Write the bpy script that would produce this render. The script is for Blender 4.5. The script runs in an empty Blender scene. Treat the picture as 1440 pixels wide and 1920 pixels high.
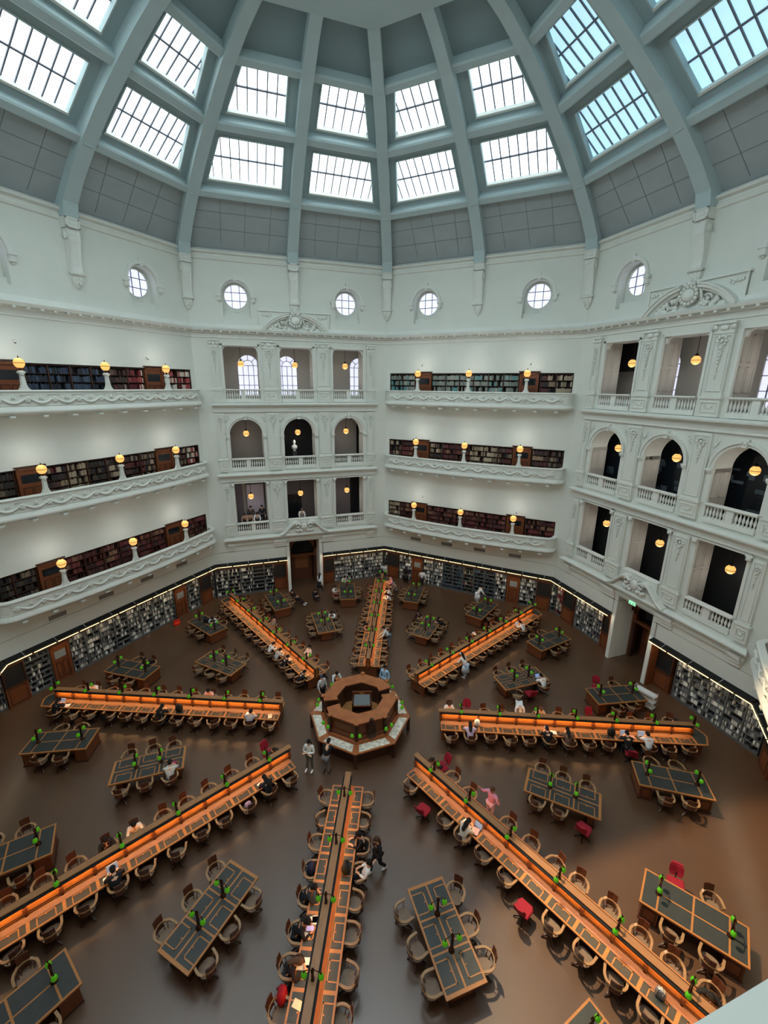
import bpy, math, random
from mathutils import Vector, Matrix
random.seed(7)
C = bpy.data.collections.new('reading_room'); bpy.context.scene.collection.children.link(C)
S = bpy.context.scene
PI = math.pi
# ------------------------------------------------------------------ camera
cam_d = bpy.data.cameras.new('camera'); cam = bpy.data.objects.new('camera', cam_d); C.objects.link(cam); S.camera = cam
CP = (2.315, -18.224, 17.22); YAW, PITCH, ROLL, FPX = -0.065, -0.283, 0.010, 819.3
_f = Vector((math.sin(YAW)*math.cos(PITCH), math.cos(YAW)*math.cos(PITCH), math.sin(PITCH)))
_r = Vector((math.cos(YAW), -math.sin(YAW), 0)); _u = _r.cross(_f)
_r2 = _r*math.cos(ROLL)+_u*math.sin(ROLL); _u2 = -_r*math.sin(ROLL)+_u*math.cos(ROLL)
cam.matrix_world = Matrix(((_r2.x,_u2.x,-_f.x,CP[0]),(_r2.y,_u2.y,-_f.y,CP[1]),(_r2.z,_u2.z,-_f.z,CP[2]),(0,0,0,1)))
cam_d.sensor_fit = 'VERTICAL'; cam_d.sensor_height = 36; cam_d.lens = 36*FPX/1920; cam_d.clip_start = 0.02; cam_d.clip_end = 300
# ------------------------------------------------------------------ world, exposure
W = bpy.data.worlds.new('sky'); S.world = W; W.use_nodes = True
W.node_tree.nodes['Background'].inputs[0].default_value = (.62,.75,.86,1); W.node_tree.nodes['Background'].inputs[1].default_value = 1.0
S.view_settings.view_transform = 'Standard'; S.view_settings.look = 'None'; S.view_settings.exposure = 0.15; S.view_settings.gamma = 1; S.view_settings.use_curve_mapping = False
SKY_L, SKY_R, SKY_B = 3.0, .85, 11.0      # daylight behind the dome panes: left, right, behind the camera (unseen, raised as fill)
TUBE = 46.0                              # desk tubes (W per metre-ish)
SHELF = 28.0                             # strips over the ground floor shelves
# ------------------------------------------------------------------ materials
def lin(h):
    h = h.lstrip('#'); v = [int(h[i:i+2],16)/255 for i in (0,2,4)]
    return tuple(x/12.92 if x <= .04045 else ((x+.055)/1.055)**2.4 for x in v)
_m = {}
def mat(name, col, rough=.6, metal=0, spec=.4, noise=0, nscale=3, bump=0, emit=None, es=0, stretch=None):
    if name in _m: return _m[name]
    if isinstance(col, str): col = lin(col)
    m = bpy.data.materials.new(name); m.use_nodes = True; nt = m.node_tree; b = nt.nodes['Principled BSDF']
    b.inputs['Base Color'].default_value = (*col,1); b.inputs['Roughness'].default_value = rough; b.inputs['Metallic'].default_value = metal
    b.inputs['Specular IOR Level'].default_value = spec
    if noise or bump:
        tc = nt.nodes.new('ShaderNodeTexCoord'); mp = nt.nodes.new('ShaderNodeMapping'); nz = nt.nodes.new('ShaderNodeTexNoise')
        nz.inputs['Scale'].default_value = nscale; nz.inputs['Detail'].default_value = 4
        if stretch: mp.inputs['Scale'].default_value = stretch
        nt.links.new(tc.outputs['Object'], mp.inputs[0]); nt.links.new(mp.outputs[0], nz.inputs['Vector'])
        if noise:
            r = nt.nodes.new('ShaderNodeMapRange'); r.inputs[1].default_value=.3; r.inputs[2].default_value=.7
            r.inputs[3].default_value = 1-noise; r.inputs[4].default_value = 1+noise
            mx = nt.nodes.new('ShaderNodeVectorMath'); mx.operation = 'SCALE'; mx.inputs[0].default_value = col
            nt.links.new(nz.outputs[0], r.inputs[0]); nt.links.new(r.outputs[0], mx.inputs['Scale']); nt.links.new(mx.outputs[0], b.inputs['Base Color'])
        if bump:
            bp = nt.nodes.new('ShaderNodeBump'); bp.inputs['Strength'].default_value = bump; bp.inputs['Distance'].default_value=.02
            nt.links.new(nz.outputs[0], bp.inputs['Height']); nt.links.new(bp.outputs[0], b.inputs['Normal'])
    if emit:
        if isinstance(emit,str): emit = lin(emit)
        b.inputs['Emission Color'].default_value = (*emit,1); b.inputs['Emission Strength'].default_value = es
    _m[name] = m; return m
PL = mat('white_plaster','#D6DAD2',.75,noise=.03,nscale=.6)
PLB = mat('white_moulding','#D9DCD5',.7,noise=.03,nscale=2)
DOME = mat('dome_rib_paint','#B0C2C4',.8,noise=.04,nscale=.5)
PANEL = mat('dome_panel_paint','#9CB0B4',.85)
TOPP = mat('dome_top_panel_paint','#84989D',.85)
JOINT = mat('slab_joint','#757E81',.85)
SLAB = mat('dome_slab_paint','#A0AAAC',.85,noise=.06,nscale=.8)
CARPET = mat('cork_floor','#533A28',.33,noise=.1,nscale=.5,spec=1.0)
CAPW = mat('cap_oak','#9C6E48',.4,noise=.15,nscale=4,stretch=(1,8,8))
OAK = mat('light_oak','#A8703E',.4,noise=.15,nscale=4,stretch=(1,8,8))
OAKD = mat('mid_oak','#8A5530',.4,noise=.18,nscale=4,stretch=(1,8,8))
WOOD = mat('red_brown_wood','#6A3A1F',.42,noise=.2,nscale=3,stretch=(6,6,1))
WOODD = mat('dark_wood','#3A2015',.45,noise=.2,nscale=3,stretch=(6,6,1))
CTR = mat('counter_top_wood','#A0603A',.3,noise=.18,nscale=3)
LEA = mat('dark_leather','#343837',.45,noise=.1,nscale=5)
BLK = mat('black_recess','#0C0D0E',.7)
DARK = mat('dark_interior','#1B1E20',.8)
GLS = mat('dark_glass','#14191D',.15)
TAUPE = mat('taupe_partition','#857E77',.8)
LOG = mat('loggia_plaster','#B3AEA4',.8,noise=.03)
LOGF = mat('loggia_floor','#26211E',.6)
CHA = mat('chair_arm_wood','#9A7855',.4,noise=.12,nscale=6)
CHS = mat('chair_seat','#7A6553',.5,noise=.12,nscale=8)
CHB = mat('chair_back_wood','#54301F',.4,noise=.15,nscale=6)
RED = mat('red_upholstery','#8A0F26',.8)
MET = mat('dark_metal','#17130F',.4,metal=.6)
BRO = mat('bronze','#3B2213',.35,metal=.5)
CHR = mat('white_metal','#D8D8D8',.4)
GRN = mat('green_glass_shade','#48A818',.12,emit='#78E420',es=.1,spec=.7)
AMB = mat('amber_globe','#C98A40',.4,emit=(1,.52,.15),es=.95)
TUBEM = mat('desk_tube','#FF9040',.5,emit=(1,.45,.12),es=5)
STRIP = mat('shelf_strip_light','#FFF0C0',.5,emit=(1,.80,.42),es=1.5)
PAPER = mat('paper','#E9E8E4',.7)
STEEL = mat('shelf_steel','#55585A',.5)
SHB = mat('shelf_back','#2B2625',.7)
MUL = mat('glazing_bar','#6F7480',.6)
PANE_L = mat('daylight_pane_left','#E8F0F4',.6,emit=(.86,.97,1),es=SKY_L)
PANE_B = mat('daylight_pane_behind','#E8F0F4',.6,emit=(.82,.94,.98),es=SKY_B)
PANE_R = mat('daylight_pane_right','#BFE3F4',.6,emit=(.46,.76,.94),es=SKY_R)
PANE_M = mat('daylight_pane_middle','#D8EEF8',.6,emit=(.8,.93,1),es=2.2)
PANE_W = mat('daylight_round_pane','#DCDFF4',.6,emit=(.78,.80,1),es=.82)
SKIN = [mat('skin_%d'%i,c,.5) for i,c in enumerate(('#D9A98A','#B98563','#7A4F36'))]
def cloth(h): return mat('cloth_'+h[1:],h,.85)
def attr_mat(name):
    m = bpy.data.materials.new(name); m.use_nodes=True; nt=m.node_tree; b=nt.nodes['Principled BSDF']; b.inputs['Roughness'].default_value=.6
    a = nt.nodes.new('ShaderNodeAttribute'); a.attribute_name='Col'; nt.links.new(a.outputs['Color'], b.inputs['Base Color']); return m
BOOKM = attr_mat('book_covers')
GLOBE = 17.0                             # each amber globe
def globe_light(parent,z):
    ld=bpy.data.lights.new('globe_light','POINT'); ld.energy=GLOBE; ld.color=(1,.96,.93); ld.shadow_soft_size=.25
    lo=bpy.data.objects.new('globe_light',ld); C.objects.link(lo); lo.parent=parent; lo.location=(0,0,z); return lo
# ------------------------------------------------------------------ mesh builder
class MB:
    def __init__(s): s.v=[]; s.f=[]; s.m=[]; s.mats=[]; s.c=[]; s.col=None; s.T=None; s.sm=[]; s.smooth=False
    def mi(s,m):
        if m not in s.mats: s.mats.append(m)
        return s.mats.index(m)
    def add(s,vs,fs,m):
        b=len(s.v); k=s.mi(m)
        if s.T is not None: vs=[tuple(s.T @ Vector(p)) for p in vs]
        s.v+=vs
        for f in fs: s.f.append([b+i for i in f]); s.m.append(k); s.c.append(s.col); s.sm.append(s.smooth)
    def box(s,x0,x1,y0,y1,z0,z1,m):
        s.add([(x0,y0,z0),(x1,y0,z0),(x1,y1,z0),(x0,y1,z0),(x0,y0,z1),(x1,y0,z1),(x1,y1,z1),(x0,y1,z1)],
              [(0,3,2,1),(4,5,6,7),(0,1,5,4),(1,2,6,5),(2,3,7,6),(3,0,4,7)],m)
    def prism(s,poly,h0,h1,m,fn=lambda a,b,h:(a,b,h)):
        n=len(poly); vs=[fn(a,b,h0) for a,b in poly]+[fn(a,b,h1) for a,b in poly]
        s.add(vs,[tuple(range(n))[::-1],tuple(range(n,2*n))]+[(i,(i+1)%n,n+(i+1)%n,n+i) for i in range(n)],m)
    def loft(s,secs,m,closed=True,caps=True):
        n=len(secs[0]); vs=[p for q in secs for p in q]; fs=[]
        for i in range(len(secs)-1):
            for j in range(n if closed else n-1):
                k=(j+1)%n; fs.append((i*n+j,i*n+k,(i+1)*n+k,(i+1)*n+j))
        if caps and closed: fs+= [tuple(range(n))[::-1],tuple(range((len(secs)-1)*n,len(secs)*n))]
        s.add(vs,fs,m)
    def lathe(s,prof,m,n=10,c=(0,0,0)):
        sm=s.smooth; s.smooth=True
        s.loft([[(c[0]+r*math.cos(2*PI*i/n),c[1]+r*math.sin(2*PI*i/n),c[2]+z) for i in range(n)] for r,z in prof],m); s.smooth=sm
    def ball(s,c,r,m,n=8,k=5):
        if not isinstance(r,tuple): r=(r,r,r)
        sm=s.smooth; s.smooth=True
        s.loft([[(c[0]+r[0]*math.sin(PI*j/k)*math.cos(2*PI*i/n),c[1]+r[1]*math.sin(PI*j/k)*math.sin(2*PI*i/n),c[2]-r[2]*math.cos(PI*j/k)) for i in range(n)] for j in [.08]+list(range(1,k))+[k-.08]],m); s.smooth=sm
    def tube(s,pts,r,m,n=6):
        pts=[Vector(p) for p in pts]; secs=[]; up=Vector((0,0,1))
        for i,p in enumerate(pts):
            d=(pts[min(i+1,len(pts)-1)]-pts[max(i-1,0)]).normalized()
            a=d.cross(up) if abs(d.z)<.95 else d.cross(Vector((1,0,0))); a.normalize(); b=a.cross(d)
            rr=r[i] if isinstance(r,(list,tuple)) else r
            secs.append([tuple(p+a*math.cos(2*PI*j/n)*rr+b*math.sin(2*PI*j/n)*rr) for j in range(n)])
        sm=s.smooth; s.smooth=True; s.loft(secs,m); s.smooth=sm
    def mesh(s,name):
        me=bpy.data.meshes.new(name); me.from_pydata(s.v,[],s.f)
        for m in s.mats: me.materials.append(m)
        me.polygons.foreach_set('material_index',s.m)
        me.polygons.foreach_set('use_smooth',s.sm)
        if any(c is not None for c in s.c):
            at=me.color_attributes.new('Col','FLOAT_COLOR','CORNER'); buf=[]
            for f,c in zip(s.f,s.c): buf+= list((*(c or (.5,.5,.5)),1))*len(f)
            at.data.foreach_set('color',buf)
        me.update(); return me
    def obj(s,name,parent=None,**kw):
        return link(name,s.mesh(name),parent,**kw)
def link(name,data,parent=None,loc=None,rz=None,label=None,cat=None,group=None,kind=None):
    o=bpy.data.objects.new(name,data); C.objects.link(o)
    if parent: o.parent=parent
    if loc: o.location=loc
    if rz is not None: o.rotation_euler=(0,0,rz)
    tag(o,label,cat,group,kind); return o
def tag(o,label=None,cat=None,group=None,kind=None):
    if label: o['label']=label
    if cat: o['category']=cat
    if group: o['group']=group
    if kind: o['kind']=kind
KIDS={}
def reg(root,*kids): KIDS[root]=list(kids)
def dup(root,loc=None,rz=None,label=None,group=None):
    r=root.copy(); C.objects.link(r)
    if loc: r.location=loc
    if rz is not None: r.rotation_euler=(0,0,rz)
    tag(r,label,None,group)
    for ch in list(root.children):
        c=ch.copy(); C.objects.link(c); c.parent=r
        for g in list(ch.children):
            d=g.copy(); C.objects.link(d); d.parent=c
    return r
R8=18.8; AP=R8*math.cos(PI/8); T8=math.tan(PI/8)
DO=(-0.039,0.428)                                     # the furniture is set out round this point
def face(phi):                                        # wall-face frame: x right seen from inside, y outward, z up
    a=math.radians(phi); q=AP+(.52 if phi==-67.5 else 0); return (math.cos(a)*q,math.sin(a)*q,0), math.radians(phi-90)
def fpt(phi,x,y,z):
    a=math.radians(phi); y+=.52 if phi==-67.5 else 0; return (math.cos(a)*(AP+y)+math.sin(a)*x, math.sin(a)*(AP+y)-math.cos(a)*x, z)
def pix(p):
    d=Vector(p)-Vector(CP); w=d.dot(_f)
    if w<.3: return None
    return 720+FPX*d.dot(_r2)/w, 960-FPX*d.dot(_u2)/w
def seen(p,m=90):
    q=pix(p); return q is not None and -m<q[0]<1440+m and -m<q[1]<1920+m
def mitre(mb,prof,m):                                 # profile (y,z) run along one wall face with mitred ends
    mb.loft([[(sg*(AP+y)*T8,y,z) for y,z in prof] for sg in (-1,1)],m)
SIDE={112.5:'back_left',67.5:'back_right',22.5:'right',157.5:'left',-22.5:'front_right',-67.5:'front_centre',-112.5:'front_left',-157.5:'far_left'}
SIDE_T={112.5:'back left',67.5:'back right',22.5:'right',157.5:'left',-22.5:'near right',-67.5:'near centre',-112.5:'near left',-157.5:'far left'}
TYPE_A=(112.5,22.5,-67.5,-157.5); TYPE_B=(67.5,157.5,-22.5,-112.5)
ZR=(6.52,11.69,16.82)                                 # rail heights of the three galleries
# ------------------------------------------------------------------ floor
f=MB(); f.prism([(24*math.cos(PI/8+i*PI/4-PI/8),24*math.sin(PI/8+i*PI/4-PI/8)) for i in range(8)],-.1,0,CARPET)
f.obj('floor',kind='structure',label='brown cork floor of the octagonal reading room')
def arch(xc,z,r,a0=0,a1=PI,n=16): return [(xc+r*math.cos(a0+(a1-a0)*i/n),z+r*math.sin(a0+(a1-a0)*i/n)) for i in range(n+1)]
XZ=lambda y0: (lambda a,b,h:(a,h,b))
def xz(mb,poly,y0,y1,m): mb.prism(poly[::-1],y0,y1,m,lambda a,b,h:(a,h,b))
TH=.75; HX=R8*math.sin(PI/8)
def drum(mb):                                         # upper wall with arched niches for the round windows
    z0,z1=21.2,25.9
    mb.box(-HX,HX,0,TH,20.25,z0,PL)
    for a,b in ((-HX,-4.93),(-3.07,3.07),(4.93,HX)): mb.box(a,b,0,TH,z0,z1,PL)
    for xc in (-4,4):
        w=.93; mb.box(xc-w,xc+w,0,TH,z0,21.7,PL)
        q=arch(xc,23.1,w); xz(mb,[(xc+w,z1)]+q+[(xc-w,z1)],0,TH,PL)
        # niche back with a round hole
        c=arch(xc,23.12,.8,PI/2,PI/2+2*PI,32)
        xz(mb,[(xc,21.7),(xc+w,21.7),(xc+w,24.1),(xc,24.1)]+arch(xc,23.12,.8,PI/2,-PI/2,16),.6,.75,PL)
        xz(mb,[(xc,24.1),(xc-w,24.1),(xc-w,21.7),(xc,21.7)]+arch(xc,23.12,.8,-PI/2,-3*PI/2,16),.6,.75,PL)
        mb.box(xc-w,xc+w,.3,.6,21.7,22.05,PL)
        mb.prism([(xc+.26*math.cos(t*PI/6),.42+.12*math.sin(t*PI/6)) for t in range(12)],22.05,22.06,DARK)
def round_trim(mb):
    for xc in (-4,4):
        o=arch(xc,23.1,1.18); i=arch(xc,23.1,1.0)
        for k in range(16): xz(mb,[o[k],o[k+1],i[k+1],i[k]],-.15,0,PLB)
        xz(mb,[(xc-.1,24.02),(xc+.1,24.02),(xc+.14,24.42),(xc-.14,24.42)],-.14,0,PLB)
        for sg in (-1,1):
            a,b=sorted((xc+sg*.95,xc+sg*1.32)); mb.box(a,b,-.22,0,23.0,23.13,PLB)
            a,b=sorted((xc+sg*1.0,xc+sg*1.25)); mb.box(a,b,-.18,0,22.72,23.0,PLB)
            mb.ball(((a+b)/2,-.05,22.7),(.11,.07,.1),PLB,6,4)
def wall_common(mb):
    drum(mb)
    # fascia band over the ground floor shelves, black soffit behind it
    return mb
def frame_yz(mb,a,b,y0,y1,z0,z1):
    for q in ((y0,y1,z0,z0+.05),(y0,y1,z1-.05,z1),(y0,y0+.05,z0,z1),(y1-.05,y1,z0,z1)): mb.box(a,b,*q,LOG)
def make_A(mb):
    drum(mb)
    W1=1.22; TH=1.3
    # fascia and door piers
    for a,b in ((-HX,-1.25),(1.25,HX)):
        mb.box(a,b,0,TH,3.24,4.15,PL); mb.box(a,b,.02,TH,4.15,4.18,MUL); mb.box(a,b,0,TH,4.18,5.57,PL)
    mb.box(-1.25,1.25,0,TH,4.53,5.57,PL)
    for sg in (-1,1):
        a,b=sorted((sg*1.25,sg*1.5)); mb.box(a,b,-.02,1.6,0,3.24,PLB)
    for zb,zt,kind in ((5.57,10.74,'r'),(10.74,15.87,'a'),(15.87,20.25,'r')):
        top={5.57:9.75,10.74:13.42,15.87:19.82}[zb]
        for a,b in ((-HX,-5.22),(-2.78,-1.22),(1.22,2.78),(5.22,HX)): mb.box(a,b,0,TH,zb,zt,PL)
        for xc in (-4,0,4):
            if kind=='r': mb.box(xc-W1,xc+W1,0,TH,top,zt,PL)
            else: xz(mb,[(xc+W1,zt)]+arch(xc,top,W1)+[(xc-W1,zt)],0,TH,PL)
    # loggia shells: floors, ceilings, back and end walls
    for k,(zf,zc) in enumerate(((5.6,10.0),(10.76,15.1),(15.9,20.2))):
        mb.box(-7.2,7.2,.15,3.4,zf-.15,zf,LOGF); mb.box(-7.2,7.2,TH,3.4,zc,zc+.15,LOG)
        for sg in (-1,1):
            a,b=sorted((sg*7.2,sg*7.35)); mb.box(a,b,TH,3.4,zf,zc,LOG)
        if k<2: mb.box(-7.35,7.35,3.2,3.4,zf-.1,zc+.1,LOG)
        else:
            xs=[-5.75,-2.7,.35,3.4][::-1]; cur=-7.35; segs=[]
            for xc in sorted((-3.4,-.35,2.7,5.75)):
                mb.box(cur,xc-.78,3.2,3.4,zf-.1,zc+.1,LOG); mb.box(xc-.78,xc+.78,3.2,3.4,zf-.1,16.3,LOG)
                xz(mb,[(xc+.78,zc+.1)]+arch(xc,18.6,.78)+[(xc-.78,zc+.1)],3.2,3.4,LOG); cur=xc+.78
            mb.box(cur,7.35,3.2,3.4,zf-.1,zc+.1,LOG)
    # reveals panelling inside the openings of the storeys
    for xc in (-4,0,4):
        for sg in (-1,1):
            for z0,z1 in ((5.6,9.74),(10.8,13.4),(15.9,19.8)):
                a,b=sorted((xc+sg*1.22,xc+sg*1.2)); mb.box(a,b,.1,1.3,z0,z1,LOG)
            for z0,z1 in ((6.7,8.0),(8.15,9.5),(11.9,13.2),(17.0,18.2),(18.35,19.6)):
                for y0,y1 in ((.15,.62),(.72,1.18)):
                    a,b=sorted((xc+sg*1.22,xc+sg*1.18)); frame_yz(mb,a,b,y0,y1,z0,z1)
def make_B(mb):
    drum(mb)
    mb.box(-HX,HX,0,TH,3.24,4.15,PL); mb.box(-HX,HX,.02,TH,4.15,4.18,MUL); mb.box(-HX,HX,0,TH,4.18,5.55,PL)
    for i,zr in enumerate(ZR):
        z0,z1=zr-.97,(7.59,12.88,18.12)[i]; nz=(ZR[i+1]-.97) if i<2 else 20.25
        for sg in (-1,1):
            a,b=sorted((sg*6.87,sg*HX)); mb.box(a,b,0,TH,z0,z1,PL)
        mb.box(-6.87,6.87,.5,TH,z0,z1,SHB); mb.box(-HX,HX,0,TH,z1,nz,PL)
def ground_shell(mb,A):
    # behind the fascia: black frieze and back wall of the shelving recess, soffit
    segs=((-7.9,-1.5),(1.5,7.9)) if A else ((-7.9,7.9),)
    for a,b in segs:
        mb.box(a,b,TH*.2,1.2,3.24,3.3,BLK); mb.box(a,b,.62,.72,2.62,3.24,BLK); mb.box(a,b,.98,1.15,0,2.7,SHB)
        mb.box(a,b,.5,.98,2.5,2.62,WOODD)
WALL={}
meA=MB(); make_A(meA); ground_shell(meA,True); meA=meA.mesh('wall_a'); meB=MB(); make_B(meB); ground_shell(meB,False); meB=meB.mesh('wall_b')
for phi in TYPE_A+TYPE_B:
    loc,rz=face(phi)
    w=link('wall_'+SIDE[phi],meA if phi in TYPE_A else meB,None,loc,rz,kind='structure')
    w['label']=('white plaster wall with three storeys of open bays, %s of the room' if phi in TYPE_A else 'white plaster wall carrying three book galleries, %s of the room')%SIDE_T[phi]
    WALL[phi]=w
    if phi==-67.5: w.scale=(1.022,1,1)
tn=[0]
def trim(mb_or_me,phi=None,label=None,name='trim',loc=None,rz=None):
    tn[0]+=1
    me=mb_or_me if not isinstance(mb_or_me,MB) else mb_or_me.mesh(name)
    if phi is not None: loc,rz=face(phi)
    return link('trim_%d'%tn[0],me,None,loc,rz,kind='structure',label=label)
# main cornice and dome springing cornice, one length per face
co=MB(); mitre(co,[(0,20.28),(-.06,20.3),(-.06,20.34),(-.03,20.37),(-.03,20.58),(-.2,20.62),(-.2,20.7),(-.45,20.74),(-.5,20.84),(-.52,20.88),(-.2,21.02),(-.12,21.22),(0,21.24)],PLB)
n=22
for i in range(n):
    x=(-7.0+14.0*(i+.5)/n)*.96; co.box(x-.07,x+.07,-.42,-.18,20.64,20.735,PLB)
co=co.mesh('cornice')
sp=MB(); mitre(sp,[(0,25.2),(-.08,25.24),(-.12,25.36),(-.12,25.42),(-.06,25.46),(-.06,25.56),(-.24,25.64),(-.26,25.74),(-.05,25.84),(0,25.9)],PLB); sp=sp.mesh('springing')
rt=MB(); round_trim(rt); rt=rt.mesh('round_trim')
for phi in TYPE_A+TYPE_B:
    trim(co,phi,'bracketed main cornice over the %s wall'%SIDE_T[phi]); trim(sp,phi,'moulded cornice at the foot of the dome, %s side'%SIDE_T[phi])
    trim(rt,phi,'arched surrounds of the two round windows, %s wall'%SIDE_T[phi])
wn=[0]
def window(phi,pane,frame,label):
    wn[0]+=1; loc,rz=face(phi) if phi is not None else ((0,0,0),0)
    o=link('window_%d'%wn[0],pane,None,loc,rz,kind='structure',label=label)
    link('glazing_bars',frame,o); return o
for xc,lb in ((-4,'left'),(4,'right')):
    p=MB(); xz(p,arch(xc,23.12,.8,0,2*PI,24)[:-1],.64,.68,PANE_W)
    b=MB()
    for k in (-.27,.27):
        h=math.sqrt(.64-k*k); b.box(xc+k-.02,xc+k+.02,.6,.64,23.12-h,23.12+h,MUL); b.box(xc-h,xc+h,.6,.64,23.12+k-.02,23.12+k+.02,MUL)
    o_=arch(xc,23.12,.82,0,2*PI,24); i_=arch(xc,23.12,.76,0,2*PI,24)
    for k in range(24): xz(b,[o_[k],o_[k+1],i_[k+1],i_[k]],.58,.64,PLB)
    p=p.mesh('pane'); b=b.mesh('bars')
    for phi in TYPE_A+TYPE_B: window(phi,p,b,'round window at the %s end of the %s upper wall'%(lb,SIDE_T[phi]))
for xc in (-3.4,-.35,2.7,5.75):
    p=MB(); xz(p,[(xc-.78,16.3),(xc+.78,16.3)]+arch(xc,18.6,.78),3.3,3.34,PANE_W)
    b=MB()
    for k in (-.4,0,.4): b.box(xc+k-.02,xc+k+.02,3.24,3.3,16.3,18.6+ (0 if k else .0),MUL)
    for z in (17.1,17.85,18.6): b.box(xc-.78,xc+.78,3.24,3.3,z-.02,z+.02,MUL)
    for a in (PI/4,PI/2,3*PI/4):
        c,s_=math.cos(a),math.sin(a); xz(b,[(xc+.4*c-.02*s_,18.6+.4*s_+.02*c),(xc+.78*c-.02*s_,18.6+.78*s_+.02*c),(xc+.78*c+.02*s_,18.6+.78*s_-.02*c),(xc+.4*c+.02*s_,18.6+.4*s_-.02*c)],3.24,3.3,MUL)
    o_=arch(xc,18.6,.42); i_=arch(xc,18.6,.38)
    for k in range(16): xz(b,[o_[k],o_[k+1],i_[k+1],i_[k]],3.24,3.3,MUL)
    p=p.mesh('pane'); b=b.mesh('bars')
    for phi in TYPE_A:
        q={-3.4:'first',-.35:'second',2.7:'third',5.75:'fourth'}[xc]
        window(phi,p,b,'%s arched window from the left behind the top bays, %s wall'%(q,SIDE_T[phi]))
# ------------------------------------------------------------------ dome
PR=[(16.93,25.72),(14.6,28.06),(11.55,30.23),(8.95,31.75),(6.1,32.66)]
def frame_of(row):
    p0,p1=PR[row],PR[row+1]; sx,sz=p1[0]-p0[0],p1[1]-p0[1]; L=math.hypot(sx,sz); sx/=L; sz/=L; nx,nz=(sz,-sx)
    def fn(x,y,d): return (x, p0[0]+sx*y+nx*d-AP, p0[1]+sz*y+nz*d)
    def hw(y,d): return (p0[0]+sx*y+nx*d)*T8
    return fn,hw,L
ceil=MB()
WINS=[]
for row in range(4):
    fn,hw,L=frame_of(row)
    for sg in (-1,1):
        X=lambda q:[(sg*a,b) for a,b in (q if sg>0 else q[::-1])]
        if row in (0,3):
            d=.55 if row==0 else .6
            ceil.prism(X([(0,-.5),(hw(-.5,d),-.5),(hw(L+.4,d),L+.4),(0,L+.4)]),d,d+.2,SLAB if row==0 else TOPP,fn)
            for q in ([1.05,2.1] if row==0 else []):      # joints between slabs
                ceil.prism(X([(0,q),(hw(q,d),q),(hw(q,d),q+.025),(0,q+.025)]),d-.012,d,JOINT,fn)
            if row==0:
                for q in (1.6,3.2,4.7): ceil.prism(X([(q,0),(q+.025,0),(q+.025-.2,L),(q-.2,L)]),d-.012,d,JOINT,fn)
        else:
            wb=[(.8,.57),(5.18,.57),(4.38,3.0),(.8,3.0)] if row==1 else [(.82,.43),(3.94,.43),(3.1,2.73),(.82,2.73)]
            d=.62; ou=[(0,-.3),(hw(-.3,d),-.3),(hw(L+.3,d),L+.3),(0,L+.3)]
            for i in range(4):
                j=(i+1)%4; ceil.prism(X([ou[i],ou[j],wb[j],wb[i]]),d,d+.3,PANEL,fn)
            p=MB(); p.prism(X(wb),.86,.9,None,fn)
            b=MB(); (x0,y0),(x1,_),(x2,y1),_=wb
            k=x0+.5
            def xe(y): return x1+(x2-x1)*(y-y0)/(y1-y0)
            while k<x1-.1:
                yt=y1 if k<x2 else y0+(k-x1)/(x2-x1)*(y1-y0)
                b.prism(X([(k-.028,y0),(k+.028,y0),(k+.028,yt),(k-.028,yt)]),.8,.86,MUL,fn); k+=.5
            ym=(y0+y1)/2; b.prism(X([(x0,ym-.035),(xe(ym),ym-.035),(xe(ym),ym+.035),(x0,ym+.035)]),.78,.86,MUL,fn)
            for q in ([(x0,y0-.06),(x1,y0-.06),(x1,y0+.04),(x0,y0+.04)],[(x0,y0),(x0+.06,y0),(x0+.06,y1),(x0,y1)],[(x0,y1-.05),(x2,y1-.05),(x2,y1+.02),(x0,y1+.02)],[(x1-.07,y0),(x1,y0),(x2,y1),(x2-.07,y1)]):
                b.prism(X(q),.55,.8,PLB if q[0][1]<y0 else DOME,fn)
            WINS.append((row,sg,p,b.mesh('bars')))
ceil=ceil.mesh('dome_shell')
beams=[]
for row in (1,2,3):
    for sg in (-1,1):
        fn,hw,L=frame_of(row); b=MB(); sec=[(-.28,.2),(-.2,.12),(.12,.12),(.2,.2),(.2,.8),(-.28,.8)]
        b.loft([[fn(0,y,d) for y,d in sec],[fn(sg*hw(y,d),y,d) for y,d in sec]],DOME); beams.append((row,sg,b.mesh('beam')))
for phi in TYPE_A+TYPE_B:
    loc,rz=face(phi)
    link('ceiling',ceil,None,loc,rz,kind='structure',label='pale blue grey dome segment over the %s wall'%SIDE_T[phi])
    for row,sg,b in beams: trim(b,phi,'%s ring beam of the dome, %s half over the %s wall'%(('lowest','middle','top')[row-1],'left' if sg<0 else 'right',SIDE_T[phi]))
    for row,sg,p,b in WINS:
        pm={22.5:PANE_R,-22.5:PANE_R,67.5:PANE_L,112.5:PANE_L,157.5:PANE_L}.get(phi,PANE_B)
        if phi==67.5 and sg>0: pm=PANE_M
        if phi==22.5 and sg<0: pm=PANE_R
        q=MB(); q.v,q.f,q.m,q.c,q.sm=p.v,p.f,p.m,p.c,p.sm; q.mats=[pm]
        window(phi,q.mesh('pane'),b,'%s row skylight on the %s half of the dome over the %s wall'%('lower' if row==1 else 'upper','left' if sg<0 else 'right',SIDE_T[phi]))
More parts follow.
